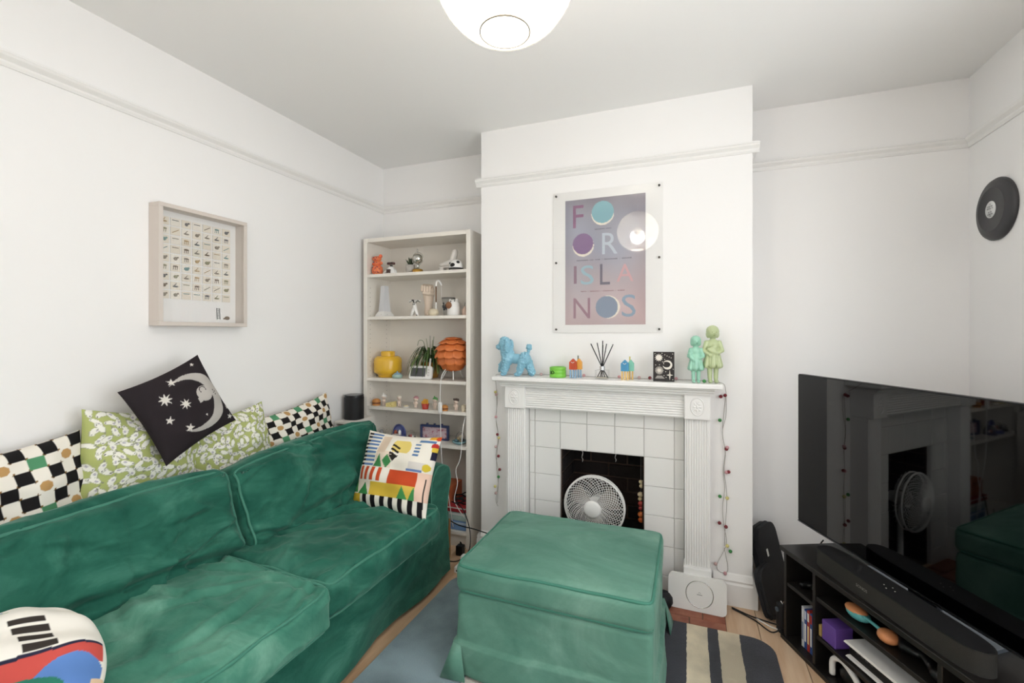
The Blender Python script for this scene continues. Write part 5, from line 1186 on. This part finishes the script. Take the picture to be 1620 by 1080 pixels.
# --- fourth shelf: tiny food and baby figures
def burger(x, y, s, lab):
    t = orn('burger_toy', lab, 'toy', x, y, Z4, 'toy burgers'); bun = mat('bun', '#c98a4a', .4)
    pt(t, 'lower_bun', bun, lambda b: b.lathe([(.026*s, 0), (.028*s, .006*s), (.027*s, .012*s), (0, .012*s)], (0, 0, 0), 20))
    pt(t, 'filling', mat('patty', '#7a4628', .6), lambda b: b.lathe([(.028*s, .012*s), (.029*s, .017*s), (.028*s, .022*s), (0, .022*s)], (0, 0, 0), 20))
    pt(t, 'upper_bun', bun, lambda b: b.lathe([(.028*s, .022*s), (.029*s, .030*s), (.024*s, .040*s), (.012*s, .046*s), (0, .047*s)], (0, 0, 0), 20))
burger(-2.035, 2.625, 1.0, 'toy burger at the left end of the fourth shelf'); burger(-1.478, 2.60, .8, 'toy burger beside the lamp switch')
def baby(x, hc, lab, hat=None):
    t = orn('baby_figurine', lab, 'figurine', x, 2.62, Z4, 'tiny baby figurines'); sk = mat('doll_skin', '#e6d0c0', .5)
    blob('figure', [('c', (-.006, 0, .030), (-.006, -.001, .0062), .005, .0046), ('c', (.006, 0, .030), (.006, -.001, .0062), .005, .0046), ('e', (0, 0, .034), (.0095, .008, .012)), ('e', (0, 0, .061), (.0165, .015, .0155)), ('c', (-.009, 0, .041), (-.0155, -.003, .029), .0034, .003), ('c', (.009, 0, .041), (.0155, -.003, .029), .0034, .003)], sk, t, .0016, 1)
    if hc:
        def hair(b):
            b.ell((0, .003, .0665), (.0185, .0168, .0145), 14, 9)
            if hat == 'tuft': b.ell((-.004, 0, .082), (.005, .004, .008), 8, 6)
            if hat == 'buns': b.ell((-.015, 0, .074), .0065, 8, 6); b.ell((.015, 0, .074), .0065, 8, 6)
        pt(t, 'hair', mat('hair_'+hc, hc, .5), hair)
    pt(t, 'eyes', blackm, lambda b: [b.ell((s*.005, -.0148, .059), .0014, 6, 5) for s in (-1, 1)])
baby(-1.968, '#e9e6e2', 'baby figurine in a white hat beside the toy burger', 'tuft'); baby(-1.842, '#e3d9c8', 'plain cream baby figurine beside the toy cheese'); baby(-1.710, '#c08a8f', 'pink haired baby figurine beside the toy fries')
baby(-1.562, '#5f9a58', 'green haired baby figurine right of the toy fries', 'tuft'); baby(-1.405, '#4a3a34', 'dark haired baby figurine at the right of the fourth shelf', 'buns')
t = orn('cheese_toy', 'pale yellow toy cheese block on the fourth shelf', 'toy', -1.905, 2.615, Z4); pt(t, 'cheese', mat('cheese', '#e3d28f', .5), lambda b: b.prism([(-.03, 0), (.03, 0), (.03, .036), (-.03, .024)], -.02, .02, 'Y')); pt(t, 'holes', mat('cheese_dark', '#c9b468', .6), lambda b: [b.ell(p, (.004, .0015, .004), 8, 5) for p in ((-.012, -.02, .012), (.008, -.02, .018), (.02, -.02, .01))])
t = orn('toy_plate', 'tiny cream toy plate on the fourth shelf', 'toy', -1.780, 2.61, Z4); pt(t, 'plate', whitep, lambda b: b.lathe([(.014, 0), (.028, .008), (.026, .009), (.012, .003), (0, .003)], (0, 0, 0), 22)); pt(t, 'topping', mat('cream_food', '#e2d2b0', .6), lambda b: b.ell((0, 0, .010), (.017, .017, .008), 14, 8))
t = orn('fries_toy', 'red carton of toy fries on the fourth shelf', 'toy', -1.630, 2.61, Z4)
pt(t, 'carton', mat('fries_red', '#b03a2c', .45), lambda b: b.lathe([(.019, 0), (.026, .036), (0, .036)], (0, 0, 0), 20)); fm2 = mat('fries_yellow', '#dfa845', .5)
for k in range(14):
    a = k*2.4; r_ = .004+.0013*k; pt(t, 'chip', fm2, lambda b: b.box(r_*math.cos(a)-.0035, r_*math.sin(a)-.0035, .03, r_*math.cos(a)+.0035, r_*math.sin(a)+.0035, .062-.0008*k+.004*(k % 3)))
t = orn('cream_cup', 'tiny cream cup at the right end of the fourth shelf', 'toy', -1.352, 2.62, Z4); pt(t, 'cup', mat('cream_glaze'), lambda b: b.lathe([(.012, 0), (.015, .04), (.012, .04), (.010, .006), (0, .006)], (0, 0, 0), 18)); pt(t, 'handle', mat('cream_glaze'), lambda b: b.tube([(.014, 0, .032), (.023, 0, .026), (.022, 0, .014), (.013, 0, .01)], .002, 6))
# --- fifth shelf
def dome_globe(x, y, r, col, lab, inner):
    t = orn('snow_globe', lab, 'snow globe', x, y, Z5, 'snow globes'); k = r/.03
    pt(t, 'base', mat('globe_base_'+col, col, .35), lambda b: b.lathe([(r*1.05, 0), (r*1.08, .006*k), (r*.98, .014*k), (0, .014*k)], (0, 0, 0), 24))
    pt(t, 'dome', glassm, lambda b: b.lathe([(r*.97, .014*k)]+[(r*.97*math.cos(R(a)), .014*k+r*1.45*math.sin(R(a))) for a in range(10, 91, 10)], (0, 0, 0), 26))
    for j, (c, p, rad) in enumerate(inner): pt(t, 'scene_piece', mat('snow_'+c, c, .5), lambda b: b.ell(tuple(q*k for q in p), tuple(q*k for q in rad), 10, 8))
    return t
dome_globe(-2.008, 2.645, .032, '#3a3a3e', 'small snow globe with dark grey base beside the sofa', [('#8a8a8c', (0, 0, .026), (.014, .014, .018))])
t = dome_globe(-1.868, 2.645, .050, '#4a5590', 'large blue backed snow globe on the fifth shelf', [('#a04a34', (-.010, -.004, .022), (.008, .007, .010)), ('#ece8e4', (.010, -.004, .022), (.007, .007, .012)), ('#d8cfc8', (0, -.01, .014), (.022, .012, .004))])
pt(t, 'blue_back', mat('globe_blue', '#55609c', .4), lambda b: b.prism([(.046*math.cos(R(a)), .022+.066*math.sin(R(a))) for a in range(0, 181, 12)], .012, .018, 'Y'))
pt(t, 'blue_rim', mat('globe_blue', '#55609c', .4), lambda b: b.tube([(.049*math.cos(R(a)), .012, .022+.064*math.sin(R(a))) for a in range(0, 181, 12)], .006, 8))
dome_globe(-1.752, 2.625, .034, '#4a4266', 'small snow globe with purple base and red figures', [('#b0423a', (.004, -.004, .024), (.007, .006, .010)), ('#7a3a34', (-.010, -.002, .022), (.006, .006, .009)), ('#e6e2de', (.014, 0, .020), (.005, .005, .008))])
t = orn('snow_case', 'flat blue framed display case with pink winter scene', 'display case', -1.600, 2.68, Z5, rz=R(4))
pt(t, 'frame', mat('navy_plastic', '#3b4468', .4), lambda b: (b.box(-.105, -.012, 0, .105, .012, .012, .003, 1), b.box(-.105, -.012, .012, -.092, .012, .092, .003, 1), b.box(.092, -.012, .012, .105, .012, .092, .003, 1), b.box(-.105, -.012, .086, .105, .012, .100, .003, 1)))
pt(t, 'scene_panel', mat('winter_scene', '#c9b4ba', .5, var=('#a8606c', 40, .5, .65)), lambda b: b.box(-.092, .002, .012, .092, .006, .086))
for x_ in (-.055, 0, .055): pt(t, 'stud', mat('navy_plastic'), lambda b: b.cyl((x_, 0, .100), .008, .010, 12))
t = orn('trinket_dish', 'teal dish of small glass trinkets at the right of the fifth shelf', 'dish', -1.388, 2.635, Z5)
pt(t, 'dish', mat('teal_dish', '#7fa6ad', .3), lambda b: b.lathe([(.02, 0), (.044, .012), (.048, .022), (.042, .018), (.018, .006), (0, .006)], (0, 0, 0), 24))
for k, (x_, z_, c) in enumerate(((-.02, .024, '#5f7f8a'), (.012, .024, '#8a7a5a'), (.026, .03, '#3f4a50'), (-.004, .038, '#a58f6a'), (.014, .05, '#c2b8a0'))): pt(t, 'bead', mat('trinket_'+c, c, .3), lambda b: b.ell((x_, -.008, z_), .011, 10, 8))
pt(t, 'wire_loop', chrome, lambda b: b.tube(sm_path([(-.03, 0, .02), (-.02, 0, .06), (.012, 0, .085), (.036, 0, .05), (.03, 0, .02)], 5), .0016, 5))
# --- bottom: storage, boxes
def sbox(name, lab, a, c, lid=None, cat='box'):
    t = thing(name, lab, cat, ((a[0]+a[3])/2, (a[1]+a[4])/2, a[2])); b = B(); b.box(*a, .003, 1); b.build('carton', mat('card_'+c, c, .55), t)
    b = B(); b.box(a[0]-.001, a[1]-.0015, a[5]-(a[5]-a[2])*.35, a[3]+.001, a[1]+.01, a[5]-(a[5]-a[2])*.15); b.build('band', mat('card_'+(lid or '#e6e2da'), lid or '#e6e2da', .5), t)
sbox('blue_box', 'blue storage box at the bottom of the bookcase', (-1.60, 2.60, .1005, -1.325, 2.80, .16), '#7fa3cf', '#c9d9ea')
sbox('mesh_basket', 'white and teal basket stacked on the blue box', (-1.61, 2.60, .1605, -1.325, 2.80, .215), '#b8cfc8', '#e9ece8')
sbox('red_folder', 'red folder lying on the teal basket', (-1.62, 2.595, .2155, -1.325, 2.80, .252), '#b03036', '#d8c9c2', 'folder')
sbox('orange_box', 'terracotta orange carton standing behind the sofa arm', (-1.62, 2.62, .2525, -1.455, 2.80, .36), '#c0663f', '#a9542f')
t = thing('cable_bundle', 'tangle of black leads on top of the red folder', 'cables', (-1.39, 2.68, .252))
for k in range(4):
    rr = random.Random(k); pts = [( -1.39+.05*math.cos(a+k)+rr.uniform(-.008, .008), 2.68+.045*math.sin(a+k), .258+.012*k+.008*math.sin(3*a)) for a in [2*math.pi*i/14 for i in range(14)]]
    b = B(); b.tube(sm_path(pts, 3, True), .004, 6, True); b.build('lead', blackm, t)
b = B(); b.box(-1.43, 2.44, 0, -1.352, 2.452, .235, .001, 1); b.build('cardboard_sheet', mat('brown_cardboard', '#a97c50', .8), label='brown cardboard sheet standing behind the sofa arm', cat='cardboard')
t = thing('plug_adapter', 'black power adapter on the floor by the bookcase', 'adapter', (-1.31, 2.50, 0)); b = B(); b.box(-1.335, 2.48, .0, -1.29, 2.525, .06, .006); b.build('adapter_body', black, t)
b = B(); b.tube(sm_path([(-1.31, 2.5, .06), (-1.30, 2.48, .09), (-1.27, 2.47, .05), (-1.28, 2.43, .006), (-1.33, 2.40, .005), (-1.36, 2.45, .005)], 5), .003, 6); b.build('lead', black, t)
t = thing('extension_socket', 'white extension socket on the floor beside the sofa', 'socket', (-1.225, 2.33, 0)); b = B(); b.box(-1.245, 2.296, .001, -1.185, 2.46, .035, .004); b.build('housing', whitep, t)
b = B(); b.box(-1.232, 2.2945, .012, -1.215, 2.2965, .022); b.build('switch', black, t)
b = B(); b.box(-1.235, 2.35, .035, -1.20, 2.39, .075, .006); b.build('plug', whitep, t)
b = B(); b.tube(sm_path([(-1.40, 2.55, .30), (-1.30, 2.50, .29), (-1.23, 2.46, .20), (-1.21, 2.43, .10), (-1.22, 2.40, .06)], 6), .0032, 6); b.build('black_lead', blackm, label='black lead arching down to the extension socket', cat='cable')
b = B(); b.tube(sm_path([(-1.42, 2.50, .215), (-1.30, 2.46, .20), (-1.18, 2.47, .185), (-1.05, 2.49, .14), (-.95, 2.44, .05)], 6), .0032, 6); b.build('black_lead', blackm, label='black lead running behind the footstool', cat='cable')
b = B(); b.tube(sm_path([(-1.325, 2.61, .86), (-1.33, 2.57, .76), (-1.345, 2.565, .58), (-1.375, 2.56, .50), (-1.36, 2.555, .42), (-1.38, 2.55, .32), (-1.35, 2.54, .27), (-1.29, 2.52, .22)], 6), .0026, 6); b.build('white_lead', whitep, label='white lead hanging down beside the bookcase side', cat='cable')
# leads by the media unit
for k, pts in enumerate(([(.20, 2.50, .006), (.27, 2.46, .006), (.33, 2.44, .006), (.40, 2.42, .01), (.45, 2.40, .03)], [(.2, 2.49, .006), (.29, 2.43, .005), (.35, 2.36, .005), (.385, 2.35, .03)], [(.30, 2.45, .004), (.36, 2.40, .004), (.40, 2.38, .012)])):
    m_ = [blackm, blackm, whitep][k]; b = B(); b.tube(sm_path(pts, 6), .003, 6); b.build('floor_lead', m_, label=['upper black lead on the floor by the media unit', 'lower black lead curling to the black controller', 'thin white lead on the floor by the media unit'][k], cat='cable')
b = B(); b.tube(sm_path([(.60, 2.56, .38), (.50, 2.55, .22), (.455, 2.52, .10), (.47, 2.46, .07), (.52, 2.45, .05)], 6), .003, 6); b.build('hanging_lead', blackm, label='black lead dropping behind the left end of the unit', cat='cable')
